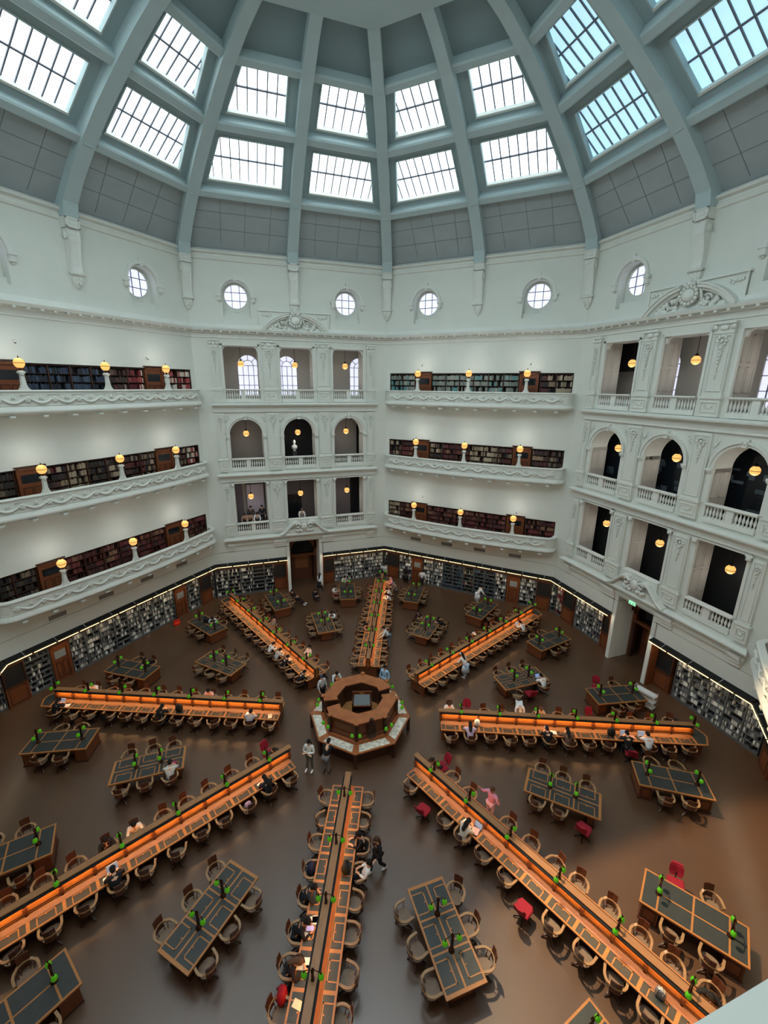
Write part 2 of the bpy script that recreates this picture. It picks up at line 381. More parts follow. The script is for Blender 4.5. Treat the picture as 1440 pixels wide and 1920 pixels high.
# curved ribs
CU=[(16.86,25.3),(16.7,26.0),(15.85,26.95),(14.6,28.06),(13.2,29.15),(11.55,30.23),(10.2,31.05),(8.95,31.7),(7.5,32.28),(6.1,32.66),(5.6,32.75)]
def rib(scale):
    b=MB(); secs=[]
    for i,(nn,z) in enumerate(CU):
        a=CU[max(i-1,0)]; c=CU[min(i+1,len(CU)-1)]; tx,tz=c[0]-a[0],c[1]-a[1]; l=math.hypot(tx,tz); nx,nz=tz/l,-tx/l
        w=.375-.1*i/(len(CU)-1); r0=nn*scale
        secs.append([(-w,r0,z),(w,r0,z),(w,r0+nx*1.0,z+nz*1.0),(-w,r0+nx*1.0,z+nz*1.0)])
    b.loft(secs,DOME)
    for q in (1,3):
        nn,z=CU[q]; b.box(-.2,.2,nn*scale-.012,nn*scale+.1,z-.06,z+.0,DOME)
    return b.mesh('rib')
rm_,rv_=rib(1),rib(1/math.cos(PI/8))
CLK={0:'right-hand corner',22.5:'middle of the right wall',45:'corner right of the back walls',67.5:'middle of the back right wall',90:'central back corner',112.5:'middle of the back left wall',135:'corner left of the back walls',157.5:'middle of the left wall',180:'left-hand corner',-157.5:'middle of the far left wall',-135:'near left corner',-112.5:'middle of the near left wall',-90:'near central corner',-67.5:'middle of the near centre wall',-45:'near right corner',-22.5:'middle of the near right wall'}
for k in range(16):
    az=22.5*k; az2=az if az<=180 else az-360
    lb=CLK.get(az2,'side behind the viewer')
    trim(rm_ if k%2 else rv_,None,'curved dome rib rising from the '+lb,loc=(0,0,0),rz=math.radians(az-90))
ring=MB()
def octp(a,rot=PI/8): return [(a/math.cos(PI/8)*math.cos(rot+i*PI/4-PI/8),a/math.cos(PI/8)*math.sin(rot+i*PI/4-PI/8)) for i in range(8)]
O1,O2,O3=octp(6.25),octp(3.2),octp(4.9)
for i in range(8):
    j=(i+1)%8; ring.prism([O1[i],O1[j],O2[j],O2[i]],32.62,32.9,DOME)
    ring.prism([O3[i],O3[j],tuple(c*.94 for c in O3[j]),tuple(c*.94 for c in O3[i])][::-1],32.9,35.9,DOME)  # unseen drum widened so the ring's ledge cuts the added spot beam
ring.obj('ceiling',kind='structure',label='flat octagonal crown ring at the top of the dome')
p=MB(); p.prism(octp(4.7),35.9,35.95,PANE_B); b=MB()
for k in range(-6,7): b.box(k*.7-.03,k*.7+.03,-4.4,4.4,35.8,35.9,MUL)
window(None,p.mesh('pane'),b.mesh('bars'),'octagonal skylight at the very top of the dome')
# scroll brackets under each rib
def bracket():
    r=link('scroll_bracket',None); tag(r,cat='bracket',group='scroll brackets below the dome ribs')
    b=MB(); b.box(-.36,.36,-.52,.1,24.86,25.34,PLB)
    for q in ((-.36,.36,25.26,25.34),(-.36,.36,24.86,24.93),(-.36,-.27,24.86,25.34),(.27,.36,24.86,25.34)): b.box(q[0],q[1],-.56,-.5,q[2],q[3],PLB)
    b.box(-.16,.16,-.54,-.5,25.03,25.17,PLB); b.obj('cap_block',r)
    b=MB(); pr=[(-.46,24.84),(-.52,24.6),(-.5,24.3),(-.38,23.9),(-.3,23.5),(-.27,23.1),(-.3,22.9),(-.3,22.8)]
    b.loft([[(-.3,y,z),(-.18,y+.05,z),(.18,y+.05,z),(.3,y,z),(.3,.1,z),(-.3,.1,z)] for y,z in pr],PLB)
    b.tube([(-.36,-.26,22.76),(.36,-.26,22.76)],.09,PLB,8)
    for sg in (-1,1): b.ball((sg*.33,-.25,24.5),(.06,.2,.2),PLB,6,4)
    b.obj('scroll',r)
    b=MB(); b.loft([[(-w,-d,z),(w,-d,z),(w,.1,z),(-w,.1,z)] for w,d,z in ((.27,.2,22.68),(.28,.24,22.5),(.22,.2,22.3),(.1,.12,22.1),(.03,.04,22.02))],PLB)
    for sx,z in ((-.15,22.5),(.15,22.5),(0,22.58),(-.09,22.3),(.09,22.3)): b.ball((sx,-.22,z),(.05,.07,.12),PLB,6,4)
    b.obj('acanthus_leaf',r); return r
b0=bracket()
for k in range(16):
    az=22.5*k; az2=az if az<=180 else az-360; rr=AP if k%2 else R8-.05; a=math.radians(az)
    kw=dict(loc=(rr*math.cos(a),rr*math.sin(a),0),rz=a-PI/2); lb='white plaster scroll bracket high on the wall at the '+CLK.get(az2,'side behind the viewer')
    if k==0: b0.location=kw['loc']; b0.rotation_euler=(0,0,kw['rz']); b0['label']=lb
    else: dup(b0,kw['loc'],kw['rz'],lb)
# ------------------------------------------------------------------ facade A ornament (children of the walls)
def frame_rect(b,x0,x1,z0,z1,w,y0,y1,m):
    b.box(x0,x1,y0,y1,z0,z0+w,m); b.box(x0,x1,y0,y1,z1-w,z1,m); b.box(x0,x0+w,y0,y1,z0+w,z1-w,m); b.box(x1-w,x1,y0,y1,z0+w,z1-w,m)
def drop(b,xc,zt,n,s=1,y=-.19):                       # carved cartouche with a tapering drop of leaves
    for i in range(8):
        a=i*PI/4; b.ball((xc+.2*s*math.cos(a),y,zt+.2*s*math.sin(a)),(.08*s,.08,.08*s),PLB,6,4)
    b.ball((xc,y,zt),(.08*s,.06,.1*s),PLB,6,4)
    for i in range(n):
        q=(1-i/(n+1)); b.ball((xc,y,zt-.3*s-.17*i),(.1*q*s,.08,.1),PLB,6,3)
        if q>.5:
            for sg in (-1,1): b.ball((xc+sg*.1*q*s,y,zt-.24*s-.17*i),(.05*q*s,.035,.06),PLB,5,3)
def pilaster(hw,z0,z1,kind):
    b=MB(); b.box(-hw,hw,-.15,0,z0,z1,PL); b.box(-hw-.04,hw+.04,-.2,0,z0,z0+.12,PLB)
    if kind=='cap': 
        b.box(-hw-.06,hw+.06,-.26,0,z1-.1,z1,PLB); b.box(-hw-.03,hw+.03,-.21,0,z1-.52,z1-.46,PLB)
        for sg in (-1,1): b.ball((sg*(hw-.04),-.2,z1-.24),(.12,.1,.12),PLB,8,5)
        b.ball((0,-.18,z1-.26),(hw*.5,.09,.13),PLB,8,5)
        frame_rect(b,-hw+.08,hw-.08,z0+.25,z1-.6,.035,-.2,-.15,PLB)
        drop(b,0,z1-.85,9 if hw>.4 else 8,1 if hw>.4 else .55)
    else:
        frame_rect(b,-hw+.08,hw-.08,z0+.2,z1-.12,.035,-.2,-.15,PLB)
        drop(b,0,z1-.45,5,.95 if hw>.4 else .6)
    return b.mesh('pilaster')
PILS=[]
for st,(z0,z1,kd) in enumerate(((6.52,9.75,'p'),(11.69,15.1,'p'),(16.82,20.2,'cap'))):
    for hw in (.46,.27): PILS.append((hw,pilaster(hw,z0,z1,kd)))
PED=[]
for zr in ZR:
    for hw in (.5,.3):
        b=MB(); b.box(-hw,hw,-.19,0,zr-.95,zr-.1,PL); frame_rect(b,-hw+.1,hw-.1,zr-.75,zr-.25,.035,-.24,-.19,PLB)
        for k in range(7):
            a=PI+k*PI/6; b.ball((.18*hw/.5*math.cos(a),-.2,zr-.4+.16*math.sin(a)),(.05,.06,.05),PLB,5,3)
        b.box(-hw-.05,hw+.05,-.26,0,zr-.1,zr,PLB); PED.append(b.mesh('pedestal'))
def cornice_seg(z,hx=6.12):
    b=MB(); pr=[(0,z-.58),(-.14,z-.58),(-.14,z-.46),(-.07,z-.44),(-.07,z-.24),(-.22,z-.2),(-.25,z-.13),(-.44,z-.1),(-.46,z-.02),(-.38,z),(-.2,z+.08),(0,z+.08)]
    b.loft([[(sg*(hx-y*.6),y,zz) for y,zz in pr] for sg in (-1,1)],PLB); return b.mesh('string_cornice')
CORN=[cornice_seg(z) for z in (5.28,10.5,15.76)]
def arc_mb():
    bs=[]
    b=MB(); o_=arch(0,13.42,1.45); m_=arch(0,13.42,1.36); i_=arch(0,13.42,1.22)
    for k in range(16):
        xz(b,[o_[k],o_[k+1],i_[k+1],i_[k]],-.08,0,PLB); xz(b,[o_[k],o_[k+1],m_[k+1],m_[k]],-.17,-.08,PLB)
    xz(b,[(-.1,14.6),(.1,14.6),(.16,15.0),(-.16,15.0)],-.17,0,PLB); b.ball((0,-.16,14.82),(.1,.07,.13),PLB,6,4)
    for sg in (-1,1):
        a,c=sorted((sg*1.2,sg*1.5)); b.box(a,c,-.2,1.25,13.3,13.42,PLB); b.box(a,c,-.13,1.25,13.2,13.3,PLB)
        a,c=sorted((sg*1.22,sg*1.46)); b.box(a,c,-.05,0,11.69,13.2,PLB)
        for k in range(6): b.ball((sg*(1.25+.08*(k%3)),-.03,14.62+.12*(k//3)-.1*(k%3)+.05),(.07,.04,.07),PLB,5,3)
    return b.mesh('archivolt')
ARC=arc_mb()
def jamb_frame(z0,z1,vol):
    b=MB()
    for sg in (-1,1):
        a,c=sorted((sg*1.22,sg*1.36)); b.box(a,c,-.05,0,z0,z1+.12,PLB)
        if vol:
            b.tube([(sg*1.3,-.02,z1-.12),(sg*1.3,-.2,z1-.12)],.11,PLB,8); a,c=sorted((sg*1.14,sg*1.46)); b.box(a,c,-.16,.2,z1-.03,z1+.06,PLB)
        else:
            xz(b,[(sg*1.22,z1),(sg*1.22,z1-.38),(sg*1.16,z1-.3),(sg*1.1,z1-.14),(sg*.98,z1-.07),(sg*.84,z1)][::sg],.1,.3,PLB)
    b.box(-1.36,1.36,-.05,0,z1,z1+.12,PLB); return b.mesh('opening_frame')
JF={0:jamb_frame(6.52,9.75,True),2:jamb_frame(16.82,19.82,False)}
def pediment():
    b=MB(); b.box(-2.55,2.55,-.1,0,20.9,22.2,PL); b.box(-2.62,2.62,-.2,0,22.2,22.3,PLB)
    for sg in (-1,1):
        a,c=sorted((sg*2.55,sg*2.45)); b.box(a,c,-.16,0,20.9,22.2,PLB)
        for k in range(5): b.ball((sg*(1.75+.14*k),-.13,21.95-.03*(4-k)*(k%2)),(.09,.05,.09),PLB,6,3)
    Rr=3.05; zc=20.92-1.85; q=[]                       # segmental arch
    for k in range(25):
        a=math.radians(37+106*k/24); q.append((math.cos(a),math.sin(a)))
    for k in range(24):
        if 10<=k<=13: continue
        for r0,r1,y in ((2.75,2.88,-.3),(2.88,3.02,-.48),(3.02,3.1,-.55)):
            xz(b,[(q[k][0]*r1,zc+q[k][1]*r1),(q[k+1][0]*r1,zc+q[k+1][1]*r1),(q[k+1][0]*r0,zc+q[k+1][1]*r0),(q[k][0]*r0,zc+q[k][1]*r0)],y,-.1,PLB)
    random.seed(3)
    for sg in (-1,1):
        for k in range(22):
            t=random.random(); x=.35+1.5*t; z=20.98+random.random()*(.85*(1-t)+.1); b.ball((sg*x,-.22,z),(.1+.07*random.random(),.1,.09+.06*random.random()),PLB,6,4)
        b.tube([(sg*(.3+.75*t*.1),-.3,21.3+.55*math.sin(t*.63)) for t in range(6)],.07,PLB,6)
        b.tube([(sg*.95+.2*math.cos(t),-.28,21.35+.2*math.sin(t)) for t in [k*.6 for k in range(10)]],.05,PLB,5)
    b.ball((0,-.4,21.62),(.34,.16,.3),PLB,12,8)
    for k in range(14):
        a=2*PI*k/14; b.ball((.42*math.cos(a),-.38,21.62+.4*math.sin(a)),(.1,.1,.1),PLB,6,4)
    for sx in (-.2,0,.2): b.ball((sx,-.42,22.1+(.06 if sx==0 else 0)),(.12,.12,.12),PLB,6,4)
    return b.mesh('pediment')
PEDI=pediment()
def door_ped():
    b=MB()
    for sg in (-1,1):
        pts=[(2.0,5.3),(1.6,5.5),(1.25,5.85),(.9,6.2),(.6,6.3),(.42,6.15)]
        pts=[(sg*x,z) for x,z in pts]
        for i in range(5):
            (xa,za),(xb,zb)=pts[i],pts[i+1]; w0=.13
            b.loft([[(xa,-.1,za-w0),(xa,-.5,za-w0),(xa,-.55,za),(xa,-.5,za+w0*.6),(xa,-.1,za+w0*.8)],[(xb,-.1,zb-w0),(xb,-.5,zb-w0),(xb,-.55,zb),(xb,-.5,zb+w0*.6),(xb,-.1,zb+w0*.8)]],PLB)
        b.tube([(sg*(.5+.16*math.cos(t)),-.5,6.05+.16*math.sin(t)) for t in [k*.7 for k in range(9)]],.07,PLB,6)
        for k in range(6): b.ball((sg*(.25+.09*k),-.42,5.55+.05*(k%3)),(.1,.1,.12),PLB,6,4)
    b.box(-1.5,1.5,-.3,0,5.3,5.72,PLB); b.ball((0,-.42,5.95),(.3,.14,.32),PLB,12,8)
    for k in range(12):
        a=2*PI*k/12; b.ball((.38*math.cos(a),-.4,5.95+.38*math.sin(a)),(.09,.09,.09),PLB,6,4)
    b.box(-1.22,1.22,-.12,.3,5.7,6.5,PLB)
    return b.mesh('door_pediment')
DPED=door_ped()
def corb(hw):
    b=MB(); b.box(-hw,hw,-.28,0,4.72,4.92,PLB); b.box(-hw,hw,-.2,0,4.5,4.72,PLB); b.box(-hw,hw,-.12,0,4.28,4.5,PLB); b.box(-hw,hw,-.06,0,4.92,5.0,PLB); return b.mesh('corbel')
CB=(corb(.5),corb(.28))
bal_mb=MB(); bal_mb.box(-.06,.06,-.06,.06,-.72,-.66,PLB); bal_mb.lathe([(.055,-.66),(.03,-.6),(.065,-.48),(.06,-.4),(.03,-.26),(.028,-.2),(.05,-.17),(.03,-.13)],PLB,8); bal_mb.box(-.055,.055,-.055,.055,-.15,-.1,PLB)
BAL=bal_mb.mesh('baluster')
def balustrade(phi,k,xc,solid=False,y0=0.0,parts=True):
    lvl=('lowest','middle','top')[k]; pos={-4:'left',0:'middle',4:'right'}[xc]
    a=fpt(phi,xc,y0,ZR[k]); _,rz=face(phi)
    t=link('balustrade',None,None,a,rz,'white balustrade of the %s bay, %s storey of the %s wall'%(pos,lvl,SIDE_T[phi]),'balustrade','balustrades of the open bays')
    link('handrail',HR,t); link('plinth',PLI,t)
    if solid: return
    link('centre_block',CBK,t)
    for sg in (-1,1):
        for i in range(6):
            link('baluster',BAL,t,(sg*(.28+.165*i),.05,0))
b=MB(); b.loft([[(x,-.12,-.1),(x,.2,-.1),(x,.24,-.05),(x,.22,0),(x,-.14,0),(x,-.16,-.05)] for x in (-1.21,1.21)],PLB); HR=b.mesh('handrail')
b=MB(); b.box(-1.21,1.21,-.1,.16,-.95,-.72,PLB); PLI=b.mesh('plinth')
b=MB(); b.box(-.17,.17,-.06,.14,-.74,-.08,PLB); CBK=b.mesh('centre_block')
# pendant globes in the bays
def pendant():
    r=link('pendant_globe',None); b=MB(); b.tube([(0,0,1.5),(0,0,.2)],.015,MET,6); b.obj('rod',r)
    b=MB(); b.lathe([(.03,.2),(.09,.22),(.1,.26),(.04,.34)],MET,8); b.obj('cap',r)
    b=MB(); b.lathe([(.02,-.23),(.12,-.2),(.2,-.11),(.23,0),(.2,.11),(.12,.2),(.03,.23)],AMB,14); b.obj('globe',r)
    b=MB(); b.lathe([(.234,-.012),(.234,.012)],BRO,14); b.obj('band',r); globe_light(r,-.5); return r
pen0=pendant(); first_pen=True
for phi in TYPE_A:
    w=WALL[phi]
    for k in range(3):
        link('string_cornice',CORN[k],w)
        for xc in (-2,2): 
            link('pilaster',PILS[2*k][1],w,(xc,0,0)); link('pedestal',PED[2*k],w,(xc,0,0))
        for xc in (-5.78,5.78):
            link('pilaster',PILS[2*k+1][1],w,(xc,0,0)); link('pedestal',PED[2*k+1],w,(xc,0,0))
        for xc in (-4,0,4):
            link('archivolt' if k==1 else 'opening_frame',ARC if k==1 else JF[k],w,(xc,0,0))
            if phi==-67.5 and k==2: continue
            balustrade(phi,k,xc,solid=(k==0 and xc==0))
            lb='amber glass pendant globe in the %s bay, %s storey of the %s wall'%({-4:'left',0:'middle',4:'right'}[xc],('lowest','middle','top')[k],SIDE_T[phi])
            kw=dict(loc=fpt(phi,xc,1.0,(8.42,13.48,18.62)[k]),rz=0)
            if first_pen: pen0.location=kw['loc']; tag(pen0,lb,'pendant lamp','amber pendant globes in the bays'); first_pen=False
            else: dup(pen0,kw['loc'],0,lb)
    link('pediment',PEDI,w); link('door_pediment',DPED,w)
    for xc in (-2,2): link('corbel',CB[0],w,(xc,0,0))
    for xc in (-5.78,5.78): link('corbel',CB[1],w,(xc,0,0))
# the coping the picture is taken over
b=MB(); b.loft([[(x,-.13,-.14),(x,.3,-.14),(x,.34,-.07),(x,.3,0),(x,-.1,0),(x,-.14,-.03)] for x in (-6,6)],PL)
b.box(-6,6,-.05,.25,-1.0,-.14,PL)
o=b.obj('coping',None,loc=fpt(-67.5,0,-.14,16.82),rz=face(-67.5)[1]); tag(o,'pale rounded stone coping of the nearest balcony, bottom right corner','coping')
b=MB(); b.tube([(0,0,0),(.006,.03,.004)],.004,MET,5)
# ------------------------------------------------------------------ bay interiors (partitions, plain dark boards, busts)
def board(phi,x0,x1,y,z0,z1,m,label,name='partition'):
    b=MB(); b.box(x0,x1,y,y+.06,z0,z1,m); loc,rz=face(phi); b.obj(name,None,loc=loc,rz=rz,label=label,cat='partition')
board(112.5,-7,-2.0,2.6,11.3,15.0,TAUPE,'taupe partition behind the left arch, middle storey of the back left wall')
board(112.5,-1.9,2.4,2.9,10.9,15.0,BLK,'black board for the dark recess behind the bust in the middle arch')  # black board paints the darkness of the recess around the bust
board(112.5,2.3,5.3,2.5,11.3,15.0,TAUPE,'taupe partition behind the right arch, middle storey of the back left wall')
board(112.5,5.4,7.1,2.7,10.9,15.0,BLK,'black board at the right end of the middle storey, back left wall')
board(112.5,-6.9,-4.6,2.9,5.8,9.9,mat('mauve_grey','#6D646A',.8),'mauve grey partition behind the left bay, lowest storey')
board(112.5,-4.3,-2.9,2.8,5.8,9.0,mat('lilac_board','#B9AEB9',.8),'pale lilac board behind the left bay, lowest storey')
board(112.5,-2.5,1.6,2.9,5.8,9.9,mat('grey_part','#57504F',.8),'dark grey partition behind the middle bay, lowest storey')
board(112.5,-1.3,.3,2.8,5.8,7.9,GLS,'dark glass case behind the middle bay, lowest storey','display_case')
board(112.5,3.3,4.7,2.7,5.8,9.6,mat('grey_part2','#6B6263',.8),'grey partition behind the right bay, lowest storey')
board(112.5,4.8,7.0,2.8,5.8,9.9,BLK,'black board at the right end of the lowest storey, back left wall')
for k,(z0,z1) in enumerate(((5.62,10.0),(10.8,15.1))):
    board(22.5,-7.1,7.1,2.0,z0,z1,GLS if k else BLK,'dark %s behind the %s storey bays of the right wall'%(('screen','glass')[k],('lowest','middle')[k]))
board(22.5,-7.1,-2.9,2.2,18.2,20.1,BLK,'black board behind the left top bay of the right wall')
def bust(loc,rz,label):
    r=link('marble_bust',None,None,loc,rz,label,'bust'); b=MB()
    b.lathe([(.02,1.95),(.09,1.9),(.115,1.8),(.11,1.7),(.07,1.6),(.08,1.55),(.2,1.48),(.25,1.38),(.22,1.22),(.08,1.12),(.1,1.08),(.12,1.02)],PLB,12); b.ball((0,-.1,1.76),(.025,.04,.04),PLB); b.obj('head_and_shoulders',r)
    b=MB(); b.box(-.17,.17,-.17,.17,0,1.02,mat('plinth_grey','#3A3A3C')); b.box(-.2,.2,-.2,.2,.96,1.02,mat('plinth_grey','#3A3A3C')); b.obj('plinth',r)
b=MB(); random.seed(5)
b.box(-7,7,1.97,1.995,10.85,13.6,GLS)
for i in range(60):  # grey-blue blocks painting shelf reflections in the dark glass
    x=random.uniform(-6.8,6.6); z=random.uniform(10.9,13.2); w=random.uniform(.25,.7); h_=random.uniform(.1,.35); b.box(x,x+w,1.93,1.99,z,z+h_,mat('reflection_tone_%d'%(i%3),('#3C474E','#4E5A62','#2E3A40')[i%3],.5))
b.obj('painted_reflections',None,loc=face(22.5)[0],rz=face(22.5)[1],label='dark glass with painted bluish shelf reflections behind the middle storey arches, right wall',cat='painted reflection')
bust(fpt(112.5,-.25,1.6,10.86),face(112.5)[1]+PI*0,'white marble bust on a dark plinth in the middle arch of the back left wall')
# ------------------------------------------------------------------ door surrounds at the foot of the A walls
for phi in TYPE_A:
    loc,rz=face(phi); nm={112.5:'door_1',22.5:'door_2',-67.5:'door_3',-157.5:'door_4'}[phi]
    b=MB(); b.box(-1.6,-1.5,.0,2.6,0,4.6,WOOD); b.box(1.5,1.6,.0,2.6,0,4.6,WOOD); b.box(-1.6,1.6,0.75,2.6,4.5,4.6,WOOD)
    o=b.obj(nm,None,loc=loc,rz=rz,kind='structure',label='timber lined entrance with a glazed arch, %s wall'%SIDE_T[phi])
    b=MB()
    for x0,x1 in ((-1.5,-1.15),(1.15,1.5)): b.box(x0,x1,1.5,1.75,0,4.5,WOOD)
    b.box(-1.15,1.15,1.5,1.7,2.55,2.72,WOOD)
    xz(b,[(1.15,4.5)]+arch(0,3.1,1.0)+[(-1.15,4.5)],1.5,1.7,WOOD)
    for sg in (-1,1):
        a,c=sorted((sg*1.0,sg*1.15)); b.box(a,c,1.5,1.7,2.72,3.1,WOOD)
        a,c=sorted((sg*.95,sg*1.15)); b.box(a,c,1.5,1.7,0,2.55,WOODD)
    o2=b.obj('door_frame',o)
    b=MB(); b.box(-1.1,1.1,1.9,1.95,2.7,4.3,GLS); b.box(-.95,.95,2.3,2.4,0,2.6,mat('door_leaf','#5B3220',.45)); b.box(-.6,.6,2.28,2.3,1.1,2.2,OAKD)
    b.box(-1.5,1.5,2.5,2.6,0,4.5,WOODD); b.obj('door_leaf',o)
    b=MB(); b.box(-.5,.5,1.05,1.5,4.3,4.5,WOODD)
b=MB(); b.box(-.22,.22,-.03,.03,-.1,.1,mat('sign_green','#BFE8CF',.5,emit='#7FE0A8',es=1.1)); b.box(-.24,.24,.0,.05,-.12,.12,CHR)
for x in (-.1,.08): b.ball((x,-.035,.03),(.022,.01,.022),mat('sign_dark','#0F5A34')); b.box(x-.02,x+.03,-.04,-.03,-.06,.01,mat('sign_dark','#0F5A34'))
b.box(.13,.19,-.04,-.03,-.012,.012,mat('sign_dark','#0F5A34'))
b.obj('exit_sign',None,loc=fpt(22.5,0,-.3,4.72),rz=face(22.5)[1],label='small green running man exit sign above the entrance in the right wall',cat='sign')
# ------------------------------------------------------------------ book galleries on the B walls
def plan(off):                                        # front line of a gallery, widened by off
    p=[]; X=7.02
    def yy(x): return -(.92+.5*(1-(x/6.4)**2))-off
    r=.75+off; ye=yy(-6.27)
    p=[(-(X+off),0.02)]+[(-6.27-r*math.cos(k*PI/12),ye+r-r*math.sin(k*PI/12)) for k in range(7)]
    for k in range(1,24): 
        x=-6.27+12.54*k/24; p.append((x,yy(x)))
    q=[(-a,b) for a,b in p[:8]][::-1]
    return p+q
def gallery_mb(k):
    zr=ZR[k]; b=MB()
    def sweep(pr,m):
        L=[plan(o) for o,z in pr]; n=len(L[0])
        b.loft([[(L[j][i][0],L[j][i][1],pr[j][1]) for j in range(len(pr))] for i in range(n)],m)
    sweep([(.03,zr),(.07,zr-.04),(.06,zr-.09),(0,zr-.13),(-.02,zr-.78),(.03,zr-.83),(.1,zr-.98),(.1,zr-1.05),(.02,zr-1.12),(-.1,zr-1.18),(-.2,zr-1.18),(-.22,zr)],PLB)
    P=plan(-.15); b.add([(x,y,zr-1.22) for x,y in P]+[(x,y,zr-1.05) for x,y in P],[tuple(range(len(P)))[::-1],tuple(range(len(P),2*len(P)))]+[(i,i+1,len(P)+i+1,len(P)+i) for i in range(len(P)-1)],PL)
    P=plan(-.7); b.add([(x,y,zr-1.34) for x,y in P]+[(x,y,zr-1.2) for x,y in P],[tuple(range(len(P)))[::-1]]+[(i,i+1,len(P)+i+1,len(P)+i) for i in range(len(P)-1)],PL)
    return b
def garland_mb(k):
    zr=ZR[k]; b=MB(); L=plan(.02)[7:-7]
    def at(x): return -(.92+.5*(1-(x/6.4)**2))-.01
    n=11; w=12.6/n
    for i in range(n):
        x0=-6.3+i*w
        b.tube([(x0+w*t/10,at(x0+w*t/10)-.01,zr-.32-.3*math.sin(PI*t/10)) for t in range(11)],[.025+.05*math.sin(PI*t/10) for t in range(11)],PLB,6)
        xm=x0+w/2; b.ball((xm,at(xm)-.01,zr-.36),(.06,.06,.12),PLB,6,4)
        for sg in (-1,1): b.ball((xm+sg*.09,at(xm),zr-.42),(.04,.025,.07),PLB,5,3)
    for i in range(n+1):
        x=-6.3+i*w
        for a in range(6): b.ball((x+.09*math.cos(a*PI/3),at(x)-.01,zr-.46+.09*math.sin(a*PI/3)),(.07,.08,.07),PLB,6,4)
        b.ball((x,at(x)-.04,zr-.46),(.06,.06,.06),PLB,5,3); b.tube([(x-.28,at(x),zr-.25),(x-.1,at(x),zr-.2),(x+.1,at(x),zr-.2),(x+.28,at(x),zr-.25)],.025,PLB,5)
    for zz in (zr-.17,zr-.74):
        b.tube([(x,y-.0,zz) for x,y in plan(-.005)[1:-1]],.018,PLB,5)
    return b
def modil(k):
    zr=ZR[k]; b=MB(); b.box(-.12,.12,-.25,.3,zr-1.3,zr-1.21,PLB); return b.mesh('modillion')
GAL=[(gallery_mb(k).mesh('parapet'),garland_mb(k).mesh('garland'),modil(k)) for k in range(3)]
def lamp_post():
    r=link('gallery_lamp',None); b=MB()
    b.loft([[(-w,-d,z),(w,-d,z),(w,d,z),(-w,d,z)] for w,d,z in ((.24,.1,0),(.16,.1,.08),(.1,.09,.25),(.085,.08,.5),(.08,.07,.72),(.14,.11,.78),(.14,.11,.84),(.06,.06,.9))],PLB); b.ball((0,-.09,.72),(.07,.05,.07),PLB,6,4); b.obj('pedestal',r)
    b=MB(); b.lathe([(.05,.9),(.07,.93),(.05,.98),(.09,1.03)],BRO,8); b.obj('cup',r)
    b=MB(); b.lathe([(.02,1.0),(.13,1.03),(.2,1.12),(.235,1.24),(.2,1.36),(.12,1.44),(.03,1.47)],AMB,14); b.obj('globe',r)
    b=MB(); b.lathe([(.238,1.228),(.238,1.252)],BRO,14); b.obj('band',r)
    b=MB(); b.lathe([(.04,1.46),(.03,1.52),(.01,1.58)],BRO,6); b.obj('finial',r); globe_light(r,1.85); return r
lp0=lamp_post(); lpf=True
for phi in TYPE_B:
    loc,rz=face(phi)
    for k in range(3):
        lvl=('lowest','middle','top')[k]
        t=link('gallery_balcony',None,None,loc,rz,'long white curved balcony with garlands, %s gallery of the %s wall'%(lvl,SIDE_T[phi]),'balcony','curved book gallery balconies')
        link('parapet',GAL[k][0],t); link('garland',GAL[k][1],t)
        for i in range(10):
            x=-6.1+12.2*i/9; link('modillion',GAL[k][2],t,(x,-(.72+.5*(1-(x/6.4)**2)),0))
        for xc,pn in ((-4,'left'),(0,'middle'),(4,'right')):
            yy=-(.92+.5*(1-(xc/6.4)**2))+.09; L2=fpt(phi,xc,yy,ZR[k]); lb='amber globe on white pedestal, %s of the %s gallery, %s wall'%(pn,lvl,SIDE_T[phi])
            if lpf: lp0.location=L2; lp0.rotation_euler=(0,0,rz); tag(lp0,lb,'lamp','amber globe lamps on the galleries'); lpf=False
            else: dup(lp0,L2,rz,lb)
# ------------------------------------------------------------------ bookcases and books
BK=MB(); BK.mi(BOOKM); nbk=[0]
PAL={'lib':['#B9BBBA','#8C8E90','#6C6F73','#D8D8D4','#4A4B50','#A8A39C','#2E2F35','#C9C4B8','#77706C','#5A5F66','#EAE8E2','#1D1E22'],
 'red':['#5A2228','#4A1E22','#6B2F2F','#3A1A1D','#7B5A45','#5E3A30','#43262A'],
 'mix':['#4B3530','#6E5A48','#2C2523','#8D7860','#3B2A2E','#5A2A2C','#A59380','#241F20'],
 'navy':['#1F2A3A','#27344A','#18202C','#2E3B50','#3A4A5C'],'dark':['#201D1C','#2A2624','#36302B','#1A1A1D','#4A3F36','#6E6250'],
 'green':['#8D938A','#7F8880','#9BA097','#6F776F','#5B8E90'],'tan':['#9B8B76','#85765F','#B0A188','#6D604C'],'maroon':['#7B2A30','#9E4A48','#C9B9A8','#5E2028','#D8CFC0'],
 'blue':['#22303E','#2A3A4A','#1B2732','#394A58']}
def books(T,x0,x1,y0,z,h,pal,fill=1.0,dep=.22,lean=False):
    x=x0; P=[lin(c) for c in PAL[pal]]; run=random.choice(P)
    while x<x1-.02:
        w=random.uniform(.03,.062)
        if random.random()>fill: x+=random.uniform(.1,.3); continue
        hh=h*random.uniform(.7,.96); yy=y0+random.uniform(0,.04)
        if random.random()<(.6 if pal=='lib' else .25): run=random.choice(P)
        s=random.uniform(.8,1.15); BK.col=tuple(min(1,c*s) for c in run); BK.T=T; w2=min(w,x1-x)
        BK.box(x,x+w2-.004,yy,yy+dep,z,z+hh,BOOKM); x+=w; nbk[0]+=1
